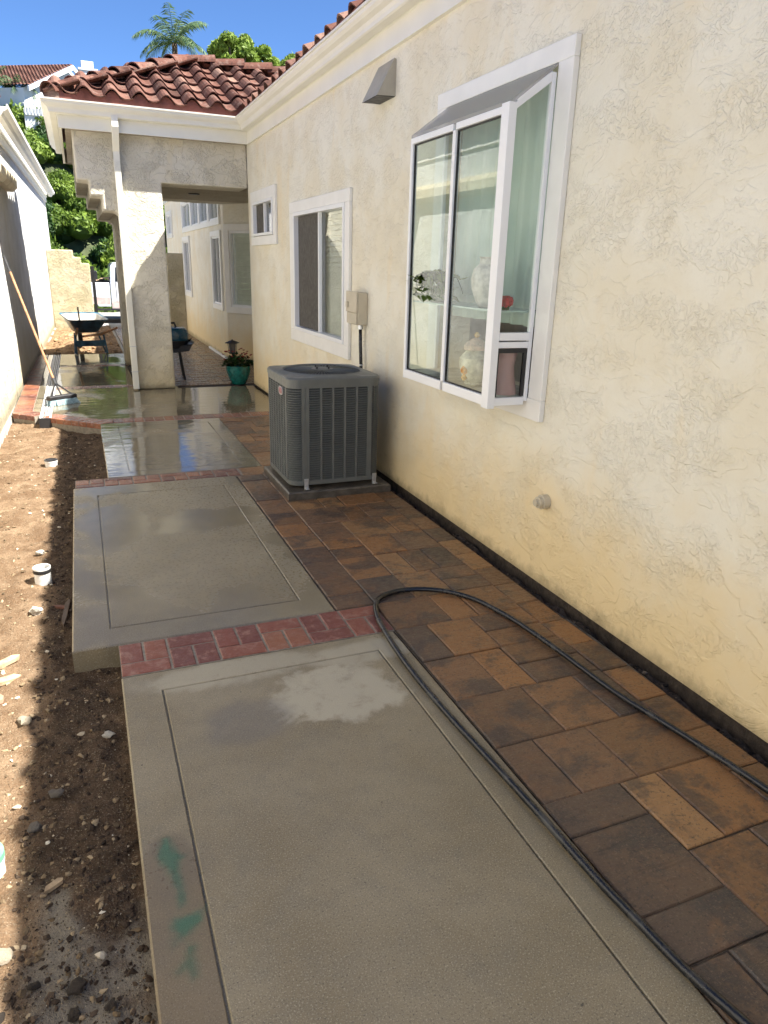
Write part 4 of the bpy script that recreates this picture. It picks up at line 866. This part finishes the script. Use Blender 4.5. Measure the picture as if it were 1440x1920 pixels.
# hillside house
hh=thing('hillside_house','white house with long red tile roof and chimney up on the hill','house',(-1.5,44,8))
Rr=Vector((.85,45,11.0)); Ee=Vector((-1.25,42,9.3)); ed=Vector((-3,1.9,0)).normalized(); other=Vector((2.95,48,9.3))
b=MB()
NR=16; NC=64; Lr=12.0
# corrugated tile surface as real S-waves with stepped courses
vs=[]; fs=[]
nu=NC*6
for j in range(NR):
    for s_ in (0,1):
        t0=(j+s_)/NR; base=Ee.lerp(Rr,t0)
        for i in range(nu+1):
            u=Lr*i/nu; h=.045*abs(math.sin(math.pi*u/(Lr/NC)))+ (.05 if s_==0 else .0); p=base+ed*u; vs.append((p.x,p.y,p.z+h))
for j in range(2*NR-1):
    for i in range(nu): a=j*(nu+1)+i; fs.append((a,a+1,a+nu+2,a+nu+1))
b.v=vs; b.f=fs; b.r=[min(1,max(0,.5+.3*math.sin((k//6)*7.3+(k//(6*NC))*3.1))) for k in range(len(fs))]
b.build('roof',M['tile'],hh)
b=MB(); q0=Ee+ed*.25-Vector((0,0,.1)); 
P_=[Ee+ed*.3,Rr+ed*.3,other+ed*.3]; back=[p+ed*11 for p in P_]
dz=Vector((0,0,.08)); b.add([P_[0]-dz,P_[1]-dz*1.2,P_[2]-dz,Vector((P_[2].x,P_[2].y,5)),Vector((P_[0].x,P_[0].y,5)),back[0]-dz,back[1]-dz,back[2]-dz,Vector((back[2].x,back[2].y,5)),Vector((back[0].x,back[0].y,5))],[(0,1,2,3,4),(0,4,9,5),(5,6,7,8,9),(3,2,7,8)]); b.build('wall',M['hwhite'],hh)
b=MB(); 
for p,q_ in ((Ee,Rr),(Rr,other)):
    vs=[p-ed*.02,q_-ed*.02,q_-ed*.02-Vector((0,0,.22)),p-ed*.02-Vector((0,0,.22))]; vs+= [v+ed*.1 for v in vs]; b.add(vs,[(0,1,2,3),(7,6,5,4),(0,4,5,1),(1,5,6,2),(2,6,7,3),(3,7,4,0)])
b.build('rake_board',M['hwhite'],hh)
b=MB(); b.box(1.15,2.05,46,46.8,8.5,11.02); b.box(1.10,2.10,45.95,46.85,11.02,11.14); b.box(1.28,1.90,46.1,46.7,11.14,11.50); b.build('chimney',M['hwhite'],hh,bevel=.02)
b=MB(); b.prism([(-.80,8.35),(-.80,8.62),(-.2,8.62),(-.2,8.35)],41.6,41.7,'y'); b.build('window',simple('far_window_glass',(.10,.16,.22),.15),hh)
b=MB(); 
for i in range(26): x=-1.5+i*.14; b.box(x,x+.05,41.0,41.04,7.9,8.42)
b.box(-1.55,2.2,41.04,41.07,8.34,8.42).box(-1.55,2.2,41.04,41.07,7.9,7.98); b.box(-1.55,2.2,41.1,41.3,5.5,8.2); tag(b.build('picket_fence',M['hwhite']),'white fence on a low wall below the hillside house','fence')

# ================================================================ air conditioner
ac=thing('air_conditioner','grey louvred outdoor air conditioner on a concrete pad by the wall','air conditioner',(1.63,5.13,.06))
x0,x1,y0,y1=1.275,1.965,4.785,5.475; zb_,zt_=.085,.83; rc=.085
def rrect(o=0,n=7):
    pts=[]
    for cx,cy,a0 in ((x1-rc,y0+rc,-90),(x1-rc,y1-rc,0),(x0+rc,y1-rc,90),(x0+rc,y0+rc,180)):
        for i in range(n+1): a=R_(a0+90*i/n); pts.append((cx+(rc+o)*math.cos(a),cy+(rc+o)*math.sin(a)))
    return pts
def ring(b,secs):
    """secs: list of (offset,z) closed cross-section swept around the rounded square"""
    n=len(secs); loops=[rrect(o) for o,z in secs]; N=len(loops[0]); vs=[]
    for i in range(N):
        for k in range(n): vs.append((*loops[k][i],secs[k][1]))
    b.add(vs,[(i*n+k,((i+1)%N)*n+k,((i+1)%N)*n+(k+1)%n,i*n+(k+1)%n) for i in range(N) for k in range(n)])
b=MB(); NS=40; pz=(zt_-zb_-.075)/NS
for i in range(NS):
    z=zb_+.028+pz*i; ring(b,[(-.013,z+.50*pz),(.001,z+.02*pz),(.001,z+.22*pz),(-.013,z+.66*pz)])
b.build('louvres',M['acgrey'],ac,smooth=False)
b=MB()
ring(b,[(-.014,zb_),(.003,zb_),(.003,zb_+.03),(-.014,zb_+.03)]); ring(b,[(-.014,zt_-.045),(.003,zt_-.045),(.003,zt_),(-.014,zt_)])
def rib(axis,c,w,side):
    if axis=='x': yy=(y0-.0035,y0+.012) if side<0 else (y1-.012,y1+.0035); b.box(c-w/2,c+w/2,yy[0],yy[1],zb_+.03,zt_-.045)
    else: xx=(x0-.0035,x0+.012) if side<0 else (x1-.012,x1+.0035); b.box(xx[0],xx[1],c-w/2,c+w/2,zb_+.03,zt_-.045)
fx=[x0+rc+.014,x0+rc+.042]+[x0+rc+.055+ .0895*k for k in range(1,5)]+[x1-rc-.008]
for s in (-1,1):
    for c,w_ in zip(fx,(.026,.026,.014,.014,.014,.014,.034)): rib('x',c,w_,s)
    for k in range(8): rib('y',y0+rc+.008+k*(y1-y0-2*rc-.016)/7,.011 if 0<k<7 else .022,s)
b.build('cabinet_frame',M['acgrey'],ac)
b=MB(); n_=[(-.03,zb_+.01),(-.03,zt_-.01)]; p=rrect(-.03); b.prism(p,zb_+.005,zt_-.02); b.build('coil',M['accoil'],ac)
# top cap with round opening
cx,cy=(x0+x1)/2,(y0+y1)/2; Rf=.285
_rr=rrect
def rrect(o=0,n=7):
    p=_rr(o,n); out=[]
    for i in range(len(p)):
        a,c=p[i],p[(i+1)%len(p)]; out.append(a)
        if math.hypot(a[0]-c[0],a[1]-c[1])>.2:
            for q in range(1,9): out.append((a[0]+(c[0]-a[0])*q/9,a[1]+(c[1]-a[1])*q/9))
    return out
outer=rrect(.006)
def ocap(o,z): return [(a,c,z) for a,c in rrect(o)]
b=MB(); cir=[]
for (a,c) in outer: an=math.atan2(c-cy,a-cx); cir.append(an)
N=len(outer)
L_=[[(a,c,zt_-.012) for a,c in rrect(.007)],[(a,c,zt_+.018) for a,c in rrect(.007)],[(a,c,zt_+.028) for a,c in rrect(-.004)],[(cx+(Rf+.03)*math.cos(a),cy+(Rf+.03)*math.sin(a),zt_+.034) for a in cir],[(cx+(Rf+.012)*math.cos(a),cy+(Rf+.012)*math.sin(a),zt_+.042) for a in cir],[(cx+Rf*math.cos(a),cy+Rf*math.sin(a),zt_+.034) for a in cir],[(cx+Rf*math.cos(a),cy+Rf*math.sin(a),zt_-.08) for a in cir]]
vs=sum(L_,[]); b.add(vs,[(k*N+i,k*N+(i+1)%N,(k+1)*N+(i+1)%N,(k+1)*N+i) for k in range(6) for i in range(N)]); b.build('top_cap',M['acgrey'],ac,smooth='auto')
b=MB(); b.lathe([(.001,0),(Rf-.002,0)],(cx,cy,zt_-.06),32,False)
for k in range(5):
    a=k*2*math.pi/5; vs=[]
    for r_,tw,wd in ((.06,.02,.05),(.25,.012,.11)):
        for s in (-1,1): aa=a+s*wd/r_/2*1.0; vs.append((cx+r_*math.cos(aa),cy+r_*math.sin(aa),zt_-.03+s*tw))
    b.add(vs,[(0,1,3,2)])
b.build('fan',M['accoil'],ac)
b=MB()
for k in range(60):
    a=2*math.pi*k/60; p=[(cx+r*math.cos(a),cy+r*math.sin(a),zt_+.03+.012*(1-(r/Rf)**2)) for r in (.07,.15,.22,Rf+.004)]; b.tube(p,.0019,5)
for r in (.11,.16,.20,.24,.275):
    b.tube([(cx+r*math.cos(2*math.pi*i/40),cy+r*math.sin(2*math.pi*i/40),zt_+.03+.012*(1-(r/Rf)**2)-.003) for i in range(41)],.0016,4,False)
b.build('fan_guard',M['acgrey'],ac)
b=MB(); b.lathe([(.08,.03),(.08,.044),(.05,.05),(.001,.05)],(cx,cy,zt_),24,False)
b.build('motor_plate',M['acgrey'],ac,smooth='auto'); b=MB()
for k in range(4): a=.6+k*math.pi/2; b.lathe([(.007,.044),(.007,.062),(.004,.064)],(cx+.062*math.cos(a),cy+.062*math.sin(a),zt_),8)
b.build('mounting_bolts',M['black'],ac)
b=MB(); badge=[]
for i in range(24):
    a=2*math.pi*i/24; badge.append((y0+.215+.055*math.copysign(abs(math.cos(a))**.6,math.cos(a)),.745+.030*math.copysign(abs(math.sin(a))**.8,math.sin(a))))
b.prism(badge,x0-.010,x0-.004,'x'); bd=b.build('badge',simple('badge_white',(.42,.40,.40),.3),ac)
b=MB(); b.prism([(y0+.215+(a-y0-.215)*.78,.745+(z-.745)*.72) for a,z in badge],x0-.0115,x0-.010,'x'); b.build('badge_field',simple('badge_red',(.28,.10,.11),.3,var=.3,vs=60),bd)
for k in range(4): 
    pass
for xx in (1.372,1.90):
    q=MB(); q.box(xx,xx+.032,y0-.012,y0-.008,.035,.135).box(xx,xx+.032,y0-.045,y0-.012,.062,.066); q.build('hold_down_clip',M['galv'],ac,bevel=.002)
pd=MB(); pd.bbox(1.240,2.03,4.722,5.50,-.02,.055,.010); tag(pd.build('equipment_pad',M['pad']),'rough dark concrete pad under the air conditioner','pad')

# ================================================================ broom
bt=thing('push_broom','deck brush with orange wooden handle leaning on the white wall','broom',(-.36,9.3,0))
top=Vector((-.79,10.05,1.60)); hd=Vector((-.375,9.30,.20))
ax=(hd-top).normalized()
b=MB(); b.tube([hd,top+ax*.20],.0135,10); b.build('handle',M['wood'],bt,smooth='auto'); b=MB(); b.tube([top+ax*.20,top],[.017,.017],10); b.build('grip',M['black'],bt,smooth='auto')
b=MB(); b.tube([hd-ax*.06,hd+ax*.03],[.018,.03],10); hc=Vector((-.31,9.0,.07)); hv=Vector((.80,.55,0)).normalized(); 
b.tube([hd,hc-hv*.13+Vector((0,0,.03))],.010,6); b.tube([hd,hc+hv*.13+Vector((0,0,.03))],.010,6); b.tube([hd,hc+Vector((0,0,.03))],.010,6); b.build('bracket',M['black'],bt)
hp=Vector((-hv.y,hv.x,0))
def TB(v): p=hc+hv*v[0]+hp*v[1]; return (p.x,p.y,hc.z+v[2])
b=MB(); b.bbox(-.17,.17,-.04,.04,-.01,.035,.008,TB); b.build('brush_block',M['black'],bt)
b=MB()
for i in range(34):
    for j in range(5):
        u=-.162+i*.0096; v_=-.034+j*.017; s1=rng.uniform(-.02,.02); b.cur=rng.random(); b.tube([TB((u,v_,-.008)),TB((u*1.15+s1*.3,v_*1.6-.02+s1,-.068))],[.005,.0045],4)
b.build('bristles',M['bristle'],bt)
# ================================================================ wheelbarrow
def wheelbarrow(name,label,loc,rz,blue):
    t_=thing(name,label,'wheelbarrow',loc); t_.rotation_euler=(0,0,rz); MI=Matrix.Translation(loc)@Matrix.Rotation(rz,4,'Z')
    def B(mb,n,m_,sm=False,bv=0):
        o=mb.build(n,m_,smooth=sm,bevel=bv); o.parent=t_; o.matrix_parent_inverse=Matrix(); return o
    # local: +x = forward (wheel), -x = handles ; tray
    def lp(cx_,hx_,hy_,z,n=7,r=.1,sk=0):
        out=[]
        for sx,sy,a0 in ((1,-1,-90),(1,1,0),(-1,1,90),(-1,-1,180)):
            for i in range(n): a=R_(a0+90*i/(n-1)); out.append((cx_+sx*(hx_-r)+r*math.cos(a),sy*(hy_-r)+r*math.sin(a),z+sk*(cx_+sx*(hx_-r)+r*math.cos(a))))
        return out
    L=[lp(.05,.24,.17,.36),lp(.05,.26,.19,.37),lp(.03,.44,.32,.62,sk=.08),lp(.03,.46,.34,.63,sk=.08),lp(.03,.46,.34,.615,sk=.08),lp(.03,.43,.31,.61,sk=.08),lp(.05,.25,.18,.385),lp(.05,.23,.16,.378)]
    N=len(L[0]); b=MB(); b.add(sum(L[:5],[]),[tuple(range(N))[::-1]]+[(k*N+i,k*N+(i+1)%N,(k+1)*N+(i+1)%N,(k+1)*N+i) for k in range(4) for i in range(N)]); tr=B(b,'tray',blue,'auto')
    b=MB(); b.add(sum(L[4:],[]),[(k*N+i,k*N+(i+1)%N,(k+1)*N+(i+1)%N,(k+1)*N+i) for k in range(3) for i in range(N)]+[tuple(3*N+i for i in range(N))]); B(b,'tray_lining',M['cement'],'auto')
    for s in (-1,1): b=MB(); b.tube([(-.98,s*.32,.50),(-.3,s*.22,.345),(.62,s*.06,.22)],[.019,.022,.022],8); B(b,'handle',M['wood'],'auto')
    for s in (-1,1): b=MB(); b.tube([(-.30,s*.24,.33),(-.40,s*.26,.012),(-.28,s*.26,.012),(-.05,s*.2,.34)],.016,8); B(b,'leg',blue,'auto')
    b=MB(); b.box(-.36,-.33,-.25,.25,.14,.24); B(b,'brace',blue)
    b=MB(); ring_=[(.66+.15*math.cos(2*math.pi*i/24),0,.19+.15*math.sin(2*math.pi*i/24)) for i in range(25)]; b.tube(ring_,.04,8,False); w_=B(b,'wheel',M['rubber'],True)
    b=MB(); b.prism([(.66+.11*math.cos(2*math.pi*i/20),.19+.11*math.sin(2*math.pi*i/20)) for i in range(20)],-.02,.02,'y'); B(b,'rim',M['galv'])
    return t_
wheelbarrow('wheelbarrow','blue wheelbarrow with cement crusted tray at the end of the wet patio',(.03,14.2,.0),R_(101),M['blue'])
b=MB(); b.tube([(-.045,13.95,.42),(-.055,14.0,.80)],.014,7); tag(b.build('stick',M['wood2']),'short wooden stake standing in the wheelbarrow tray','stick')
# ================================================================ pot, lantern, grill behind column
fp=thing('flower_pot','teal glazed pot of red flowers by the house corner','flower pot',(1.935,9.98,0))
b=MB(); b.lathe([(.075,0),(.095,.012),(.10,.02),(.135,.10),(.16,.18),(.168,.235),(.172,.262),(.160,.262),(.150,.22)],(1.935,9.98,.0),32)
pot=b.build('pot',M['teal'],fp,smooth='auto')
b=MB(); 
for k in range(14):
    a=2*math.pi*k/14
    for sg in (-1,1): b.tube([(1.935+(r+.002)*math.cos(a+sg*h*1.4),9.98+(r+.002)*math.sin(a+sg*h*1.4),z) for r,z,h in ((.118,.06,0),(.137,.11,.16),(.155,.165,.32),(.166,.22,.48))],.0028,4)
b.build('lattice_relief',M['teal'],pot)
b=MB(); b.lathe([(.11,0),(.12,.01),(.12,.0)],(1.935,9.98,.0),20); b.build('saucer',M['black'],fp)
lf=MB(); fl=MB()
for k in range(420):
    a=rng.uniform(0,6.28); r=.20*math.sqrt(rng.random()); z=.27+.13*(1-(r/.22)**2)*rng.random()+rng.uniform(-.02,.03); lf.cur=rng.random(); leafshape(lf,(1.935+r*math.cos(a),9.98+r*math.sin(a),z),(rng.uniform(-1,1),rng.uniform(-1,1),rng.uniform(-.4,.6)),(.1,.2,1),.055,.024)
for k in range(34):
    a=rng.uniform(0,6.28); r=.21*math.sqrt(rng.random()); z=.36+.09*(1-(r/.22)**2)+rng.uniform(-.03,.05); fl.cur=rng.random(); c=(1.935+r*math.cos(a),9.98+r*math.sin(a),z)
    for q in range(7): an=q*.9; leafshape(fl,c,(math.cos(an),math.sin(an),rng.uniform(.1,.9)),(.1,.2,1),.026,.012)
lf.build('foliage',M['leafF'],fp); fl.build('blossoms',M['red'],fp)
ln=thing('garden_lantern','small black stake lantern behind the red flowers','lantern',(1.90,10.16,0))
b=MB(); b.tube([(1.90,10.16,0),(1.90,10.16,.40)],.012,8); b.build('stake',M['blackmetal'],ln)
b=MB(); b.lathe([(.10,.545),(.10,.552),(.045,.575),(.012,.585),(.001,.60)],(1.90,10.16,0),6); b.build('roof',M['blackmetal'],ln)
b=MB(); b.lathe([(.045,.40),(.05,.41),(.05,.415)],(1.90,10.16,0),6)
for k in range(6): a=k*math.pi/3; b.tube([(1.9+.05*math.cos(a),10.16+.05*math.sin(a),.41),(1.9+.062*math.cos(a),10.16+.062*math.sin(a),.548)],.004,4)
b.build('cage',M['blackmetal'],ln); b=MB(); b.lathe([(.04,.412),(.05,.54)],(1.90,10.16,0),6); b.build('lamp_glass',simple('smoked_panes',(.12,.11,.10),.1),ln)
gr=thing('barbecue_grill','black portable grill with blue lid beyond the stucco column','grill',(1.13,10.75,0))
b=MB(); b.lathe([(.14,.40),(.22,.44),(.25,.52),(.25,.54)],(1.13,10.75,0),28); b.build('bowl',M['blackmetal'],gr,smooth='auto')
b=MB(); b.lathe([(.255,.545),(.262,.56),(.258,.64),(.225,.70),(.20,.715),(.001,.72)],(1.13,10.75,0),28); b.build('lid',simple('blue_lid_enamel',(.012,.085,.135),.25,coat=.4),gr,smooth='auto')
b=MB(); b.tube([(1.03,10.75,.715),(1.05,10.75,.775),(1.2,10.75,.775),(1.22,10.75,.715)],.016,8); b.build('lid_handle',M['black'],gr)
b=MB(); b.prism([(1.14,.46),(1.42,.50),(1.44,.53),(1.40,.475),(1.36,.40),(1.14,.38)],10.55,10.9,'y'); b.build('side_tray',M['black'],gr,bevel=.01)
for x_,y_ in ((1.28,10.55),(1.30,10.92),(.98,10.6),(.98,10.92)): b=MB(); b.tube([(1.13+(x_-1.13)*.7,10.75+(y_-10.75)*.7,.42),(x_,y_,.0)],.013,8); b.build('leg',M['blackmetal'],gr)
# ================================================================ hoses
def cat(pts,n=14):
    P_=[Vector(p) for p in pts]; P_=[P_[0]*2-P_[1]]+P_+[P_[-1]*2-P_[-2]]; o=[]
    for i in range(1,len(P_)-2):
        for k in range(n):
            t=k/n; a,b_,c,d=P_[i-1:i+3]; o.append(.5*((2*b_)+(c-a)*t+(2*a-5*b_+4*c-d)*t*t+(3*b_-a-3*c+d)*t**3))
    o.append(P_[-2]); return o
zr=.0125
hp_=[(1.30,.45),(1.235,.66),(1.212,.76),(1.19,.88),(1.178,1.02),(1.163,1.17),(1.155,1.40),(1.143,1.69),(1.128,1.96),(1.124,2.2),(1.128,2.45),(1.145,2.68),(1.172,2.84),(1.225,2.98),(1.30,3.04),(1.40,3.055),(1.52,3.02),(1.63,2.945),(1.715,2.82),(1.765,2.62),(1.785,2.45),(1.805,2.21),(1.825,1.94),(1.86,1.73),(1.89,1.53),(1.92,1.26),(1.945,.9),(1.96,.3),(1.97,-.4)]
b=MB(); pts=[p+Vector((.004*nz(p.x*3+5,p.y,2.3),.0035*nz(p.x,p.y*2,2.9,4),.002*nz(p.x,p.y,5,8))) for p in cat([(x,y,zr+.003+.003*math.sin(i*1.3)) for i,(x,y) in enumerate(hp_)],8)]; b.tube(pts,.0128,12)
tag(b.build('garden_hose',M['hose'],smooth=True),'black hose looping over the pavers and the near slab','hose')
b=MB(); pts=cat([(2.055+.012*math.sin(y*2.1),y,-.028+.012*math.sin(y*3.3)) for y in np.arange(-.4,2.35,.2)]+[(2.085,2.6,-.05),(2.09,2.9,-.085)],5); b.tube(pts,.016,10)
tag(b.build('drain_hose',M['hosegrey'],smooth=True),'dusty dark hose lying in the soil gap along the cream wall','hose')
# ================================================================ drain risers
def gz(x,y): return dirtz(x,y)
def riser(loc,r,h,name,label,cat_,kind):
    t_=thing(name,label,cat_,loc,'drain risers in the dirt'); b=MB(); b.lathe([(r,-.1),(r,h*.62),(r*1.02,h*.63),(r*1.02,h*.7),(r*1.07,h*.72),(r*1.07,h),(r*.95,h),(r*.95,-.02)],loc,30,False); b.build('pipe',M['pvc'],t_,smooth='auto')
    if kind==0: b=MB(); b.lathe([(r*1.075,h*.64),(r*1.085,h*.66),(r*1.085,h*.86),(r*1.075,h*.88)],loc,30,False); b.build('rubber_band',M['black'],t_,smooth='auto'); b=MB(); b.lathe([(.001,h*.45),(r*.94,h*.45)],loc,20,False); b.build('inner_cap',M['pebd'],t_)
    m_=M['black'] if kind==1 else M['greenpl']
    if kind: 
        b=MB(); b.lathe([(r*1.08,h),(r*1.08,h+.006),(r*.86,h+.008),(r*.86,h)],loc,30,False)
        if kind==2: b.lathe([(r*1.09,h-.012),(r*1.09,h+.001)],loc,30,False)
        for i in range(-4,5):
            u=i*r*.19; l=math.sqrt(max(0,(r*.87)**2-u*u)); b.box(loc[0]+u-.0028,loc[0]+u+.0028,loc[1]-l,loc[1]+l,loc[2]+h,loc[2]+h+.006)
        b.build('grate',m_,t_)
    return t_
riser((-.345,4.03,gz(-.345,4.03)),.043,.085,'pipe_riser','open white pipe stub standing in the sunlit dirt','pipe',0)
riser((-.375,6.60,gz(-.375,6.6)),.050,.055,'pipe_riser','short white pipe with a black grate, farthest in the dirt','pipe',1)
riser((-.425,1.905,gz(-.425,1.905)-.01),.056,.088,'pipe_riser','white pipe with a mint green grate at the left edge','pipe',2)
# ================================================================ stones, clods, scraps
def rock_mesh(seed,flat=.7,rough=.25,sub=2):
    bm=bmesh.new(); bmesh.ops.create_icosphere(bm,subdivisions=sub,radius=1)
    for v in bm.verts:
        d=noise.noise(v.co*1.3+Vector((seed*7.1,0,0)))*rough*1.6+noise.noise(v.co*3+Vector((seed*3.1,5,0)))*rough*.5; v.co*=1+d; v.co.z*=flat
    me=bpy.data.meshes.new('rock'); bm.to_mesh(me); bm.free(); return me
RM=[rock_mesh(i,.6,.35) for i in range(6)]
def put_rock(name,label,x,y,s,mat,cat_='stone',grp=None,k=None,zs=1,rz=None,sink=.3):
    me=RM[rng.randrange(6) if k is None else k].copy(); me.materials.append(mat); o=bpy.data.objects.new(name,me); C.objects.link(o)
    o.location=(x,y,gz(x,y)+s*.6*zs*(1-sink)); o.scale=(s,s*rng.uniform(.7,1),s*zs); o.rotation_euler=(rng.uniform(-.3,.3),rng.uniform(-.3,.3),rng.uniform(0,6.28) if rz is None else rz); return tag(o,label,cat_,grp)
M['rockl']=simple('pale_stone',(.42,.36,.27),.85,var=.3,vs=25,bmp=.004,bs=50); M['rockg']=simple('grey_stone',(.16,.14,.12),.85,var=.3,vs=25,bmp=.004,bs=50); M['rockw']=simple('chalky_stone',(.62,.58,.50),.85,var=.2,vs=25,bmp=.004,bs=50)
put_rock('stone','rounded tan stone at the bottom left corner',-.350,1.585,.028,M['rockl'],zs=1.1)
put_rock('stone','angular white stone beside the middle of the nearest slab',-.066,2.44,.020,M['rockw'],k=1)
put_rock('stone','largest grey stone close under the mint green drain grate',-.30,2.06,.024,M['rockg'],k=2)
put_rock('stone','flat grey stone in the shaded soil, left of the clods cluster',-.24,2.19,.026,M['rockg'],k=3)
put_rock('stone','white lump beside the shadow edge, below the open pipe stub',-.36,3.62,.034,M['rockw'],k=4,zs=1.2)
put_rock('stone','pale stone lying above the open pipe stub',-.375,4.45,.026,M['rockw'],k=0)
put_rock('stone','yellowish oval stone in the sunlit strip, below the wood scraps',-.36,2.66,.026,M['rockl'],k=5)
for i,(x,y,s) in enumerate([(-.177,1.44,.023),(-.274,1.48,.015),(-.10,1.36,.014),(-.185,1.375,.016),(-.345,1.42,.016)]):
    put_rock('soil_clod',['reddish dark clod, biggest in the grey soil','dark clod left of the reddish one','small dark clod nearest the slab edge','dark clod just below the reddish one','dark clod at the very left of the bottom edge'][i],x,y,s,M['pebd'],'clod','dark clods at the bottom left')
def plank(name,label,x,y,l,w_,h,rz,mat,tilt=0):
    b=MB(); b.prism([(-l/2,-w_*.3),(-l*.2,-w_/2),(l*.4,-w_*.45),(l/2,-w_*.1),(l*.35,w_/2),(-l*.3,w_*.4)],0,h); o=b.build(name,mat); o.location=(x,y,gz(x,y)+.006); o.rotation_euler=(tilt,.05,rz); return tag(o,label,name.replace('_',' '))
plank('wood_chip','golden wood splinter on the dark soil near the slab',-.238,1.78,.060,.020,.012,.6,M['wood2'])
plank('wood_scrap','upper pale wood scrap at the left edge',-.475,3.13,.17,.035,.018,.75,M['wood2'],.1)
plank('wood_scrap','lower pale wood scrap at the left edge',-.47,2.98,.16,.035,.018,.35,M['wood2'],.15)
plank('brick_shard','flat pink brick shard below the wood scraps',-.50,2.86,.10,.075,.018,.3,simple('pink_brick',(.42,.22,.15),.85,var=.2))
plank('brick_shard','thin rust coloured shard in the shaded soil',-.245,3.66,.09,.022,.012,-.5,simple('rust_brick',(.17,.075,.05),.85,var=.2))
plank('wood_strip','narrow dark wood strip beside the second slab',-.225,3.55,.34,.022,.014,1.5,simple('wet_lath',(.09,.06,.04),.7),.0)
# scattered grit, uncountable
def grit(name,label,n,area,smin,smax,mat,seed,fz,keep=None):
    q=np.random.RandomState(seed); ico=[(0,0,1),(.89,0,.45),(.28,.85,.45),(-.72,.53,.45),(-.72,-.53,.45),(.28,-.85,.45),(.72,.53,-.4),(-.28,.85,-.4),(-.89,0,-.4),(-.28,-.85,-.4),(.72,-.53,-.4),(0,0,-1)]
    F_=[(0,1,2),(0,2,3),(0,3,4),(0,4,5),(0,5,1),(1,6,2),(2,7,3),(3,8,4),(4,9,5),(5,10,1),(6,7,2),(7,8,3),(8,9,4),(9,10,5),(10,6,1),(11,7,6),(11,8,7),(11,9,8),(11,10,9),(11,6,10)]
    I=np.array(ico); V=[];Fs=[];rn=[]
    for k in range(n):
        x=q.uniform(area[0],area[1]); y=area[2]+(area[3]-area[2])*q.rand()**1.6
        if keep and not keep(x,y): continue
        s=smin+(smax-smin)*q.rand()**9; A_=I*(1+.35*q.normal(size=(12,1)))*s; A_=A_*np.array([1,q.uniform(.6,1),q.uniform(.4,.8)]); an=q.uniform(0,6.28); ca,sa=math.cos(an),math.sin(an)
        A_=np.stack([A_[:,0]*ca-A_[:,1]*sa,A_[:,0]*sa+A_[:,1]*ca,A_[:,2]],1)+np.array([x,y,fz(x,y)+s*.15]); b0=len(V); V+=A_.tolist(); Fs+=[tuple(i+b0 for i in f) for f in F_]; rn+=[q.rand()]*20
    b=MB(); b.v=[tuple(v) for v in V]; b.f=Fs; b.r=rn; return tag(b.build(name,mat),label,'grit',kind='stuff')
def gritm(name,cols):
    k=NT(name); k.set('Base Color',k.ramp(k.attr(),cols)); k.set('Roughness',.9); k.set('Specular IOR Level',.2); return k.m
okx=lambda x,y: (y>2.98 and y<5.47 and x<-.20) or (y<=2.98 and x<-.01) or (y>=5.47 and y<7.75 and x<.04) or (y>=7.75 and (x+.8)*.95<(8.4-y))
grit('gravel','pale grit scattered over the dug soil',11000,(-.85,.05,.9,8.2),.0018,.013,gritm('mixed_grit',[(0,(.09,.065,.04)),(.5,(.19,.135,.08)),(.9,(.36,.28,.18)),(1,(.60,.55,.45))]),3,dirtz,okx)
grit('soil_crumbs','dark crumbs of soil in the shaded trench',11000,(-.34,.05,.9,8.0),.002,.012,gritm('soil_crumb',[(0,(.03,.02,.014)),(1,(.085,.06,.042))]),4,dirtz,okx)
grit('wall_rubble','black crumbs in the gap below the cream wall',5000,(2.045,2.118,.7,7.6),.002,.012,gritm('black_crumb',[(0,(.012,.010,.009)),(.8,(.05,.04,.032)),(1,(.16,.13,.10))]),5,trz)
grit('bed_stones','broken stones over the soil around the wheelbarrow',1500,(-.62,.62,13.95,19.8),.006,.05,gritm('bed_stone',[(0,(.18,.11,.06)),(1,(.42,.28,.16))]),6,moundz)
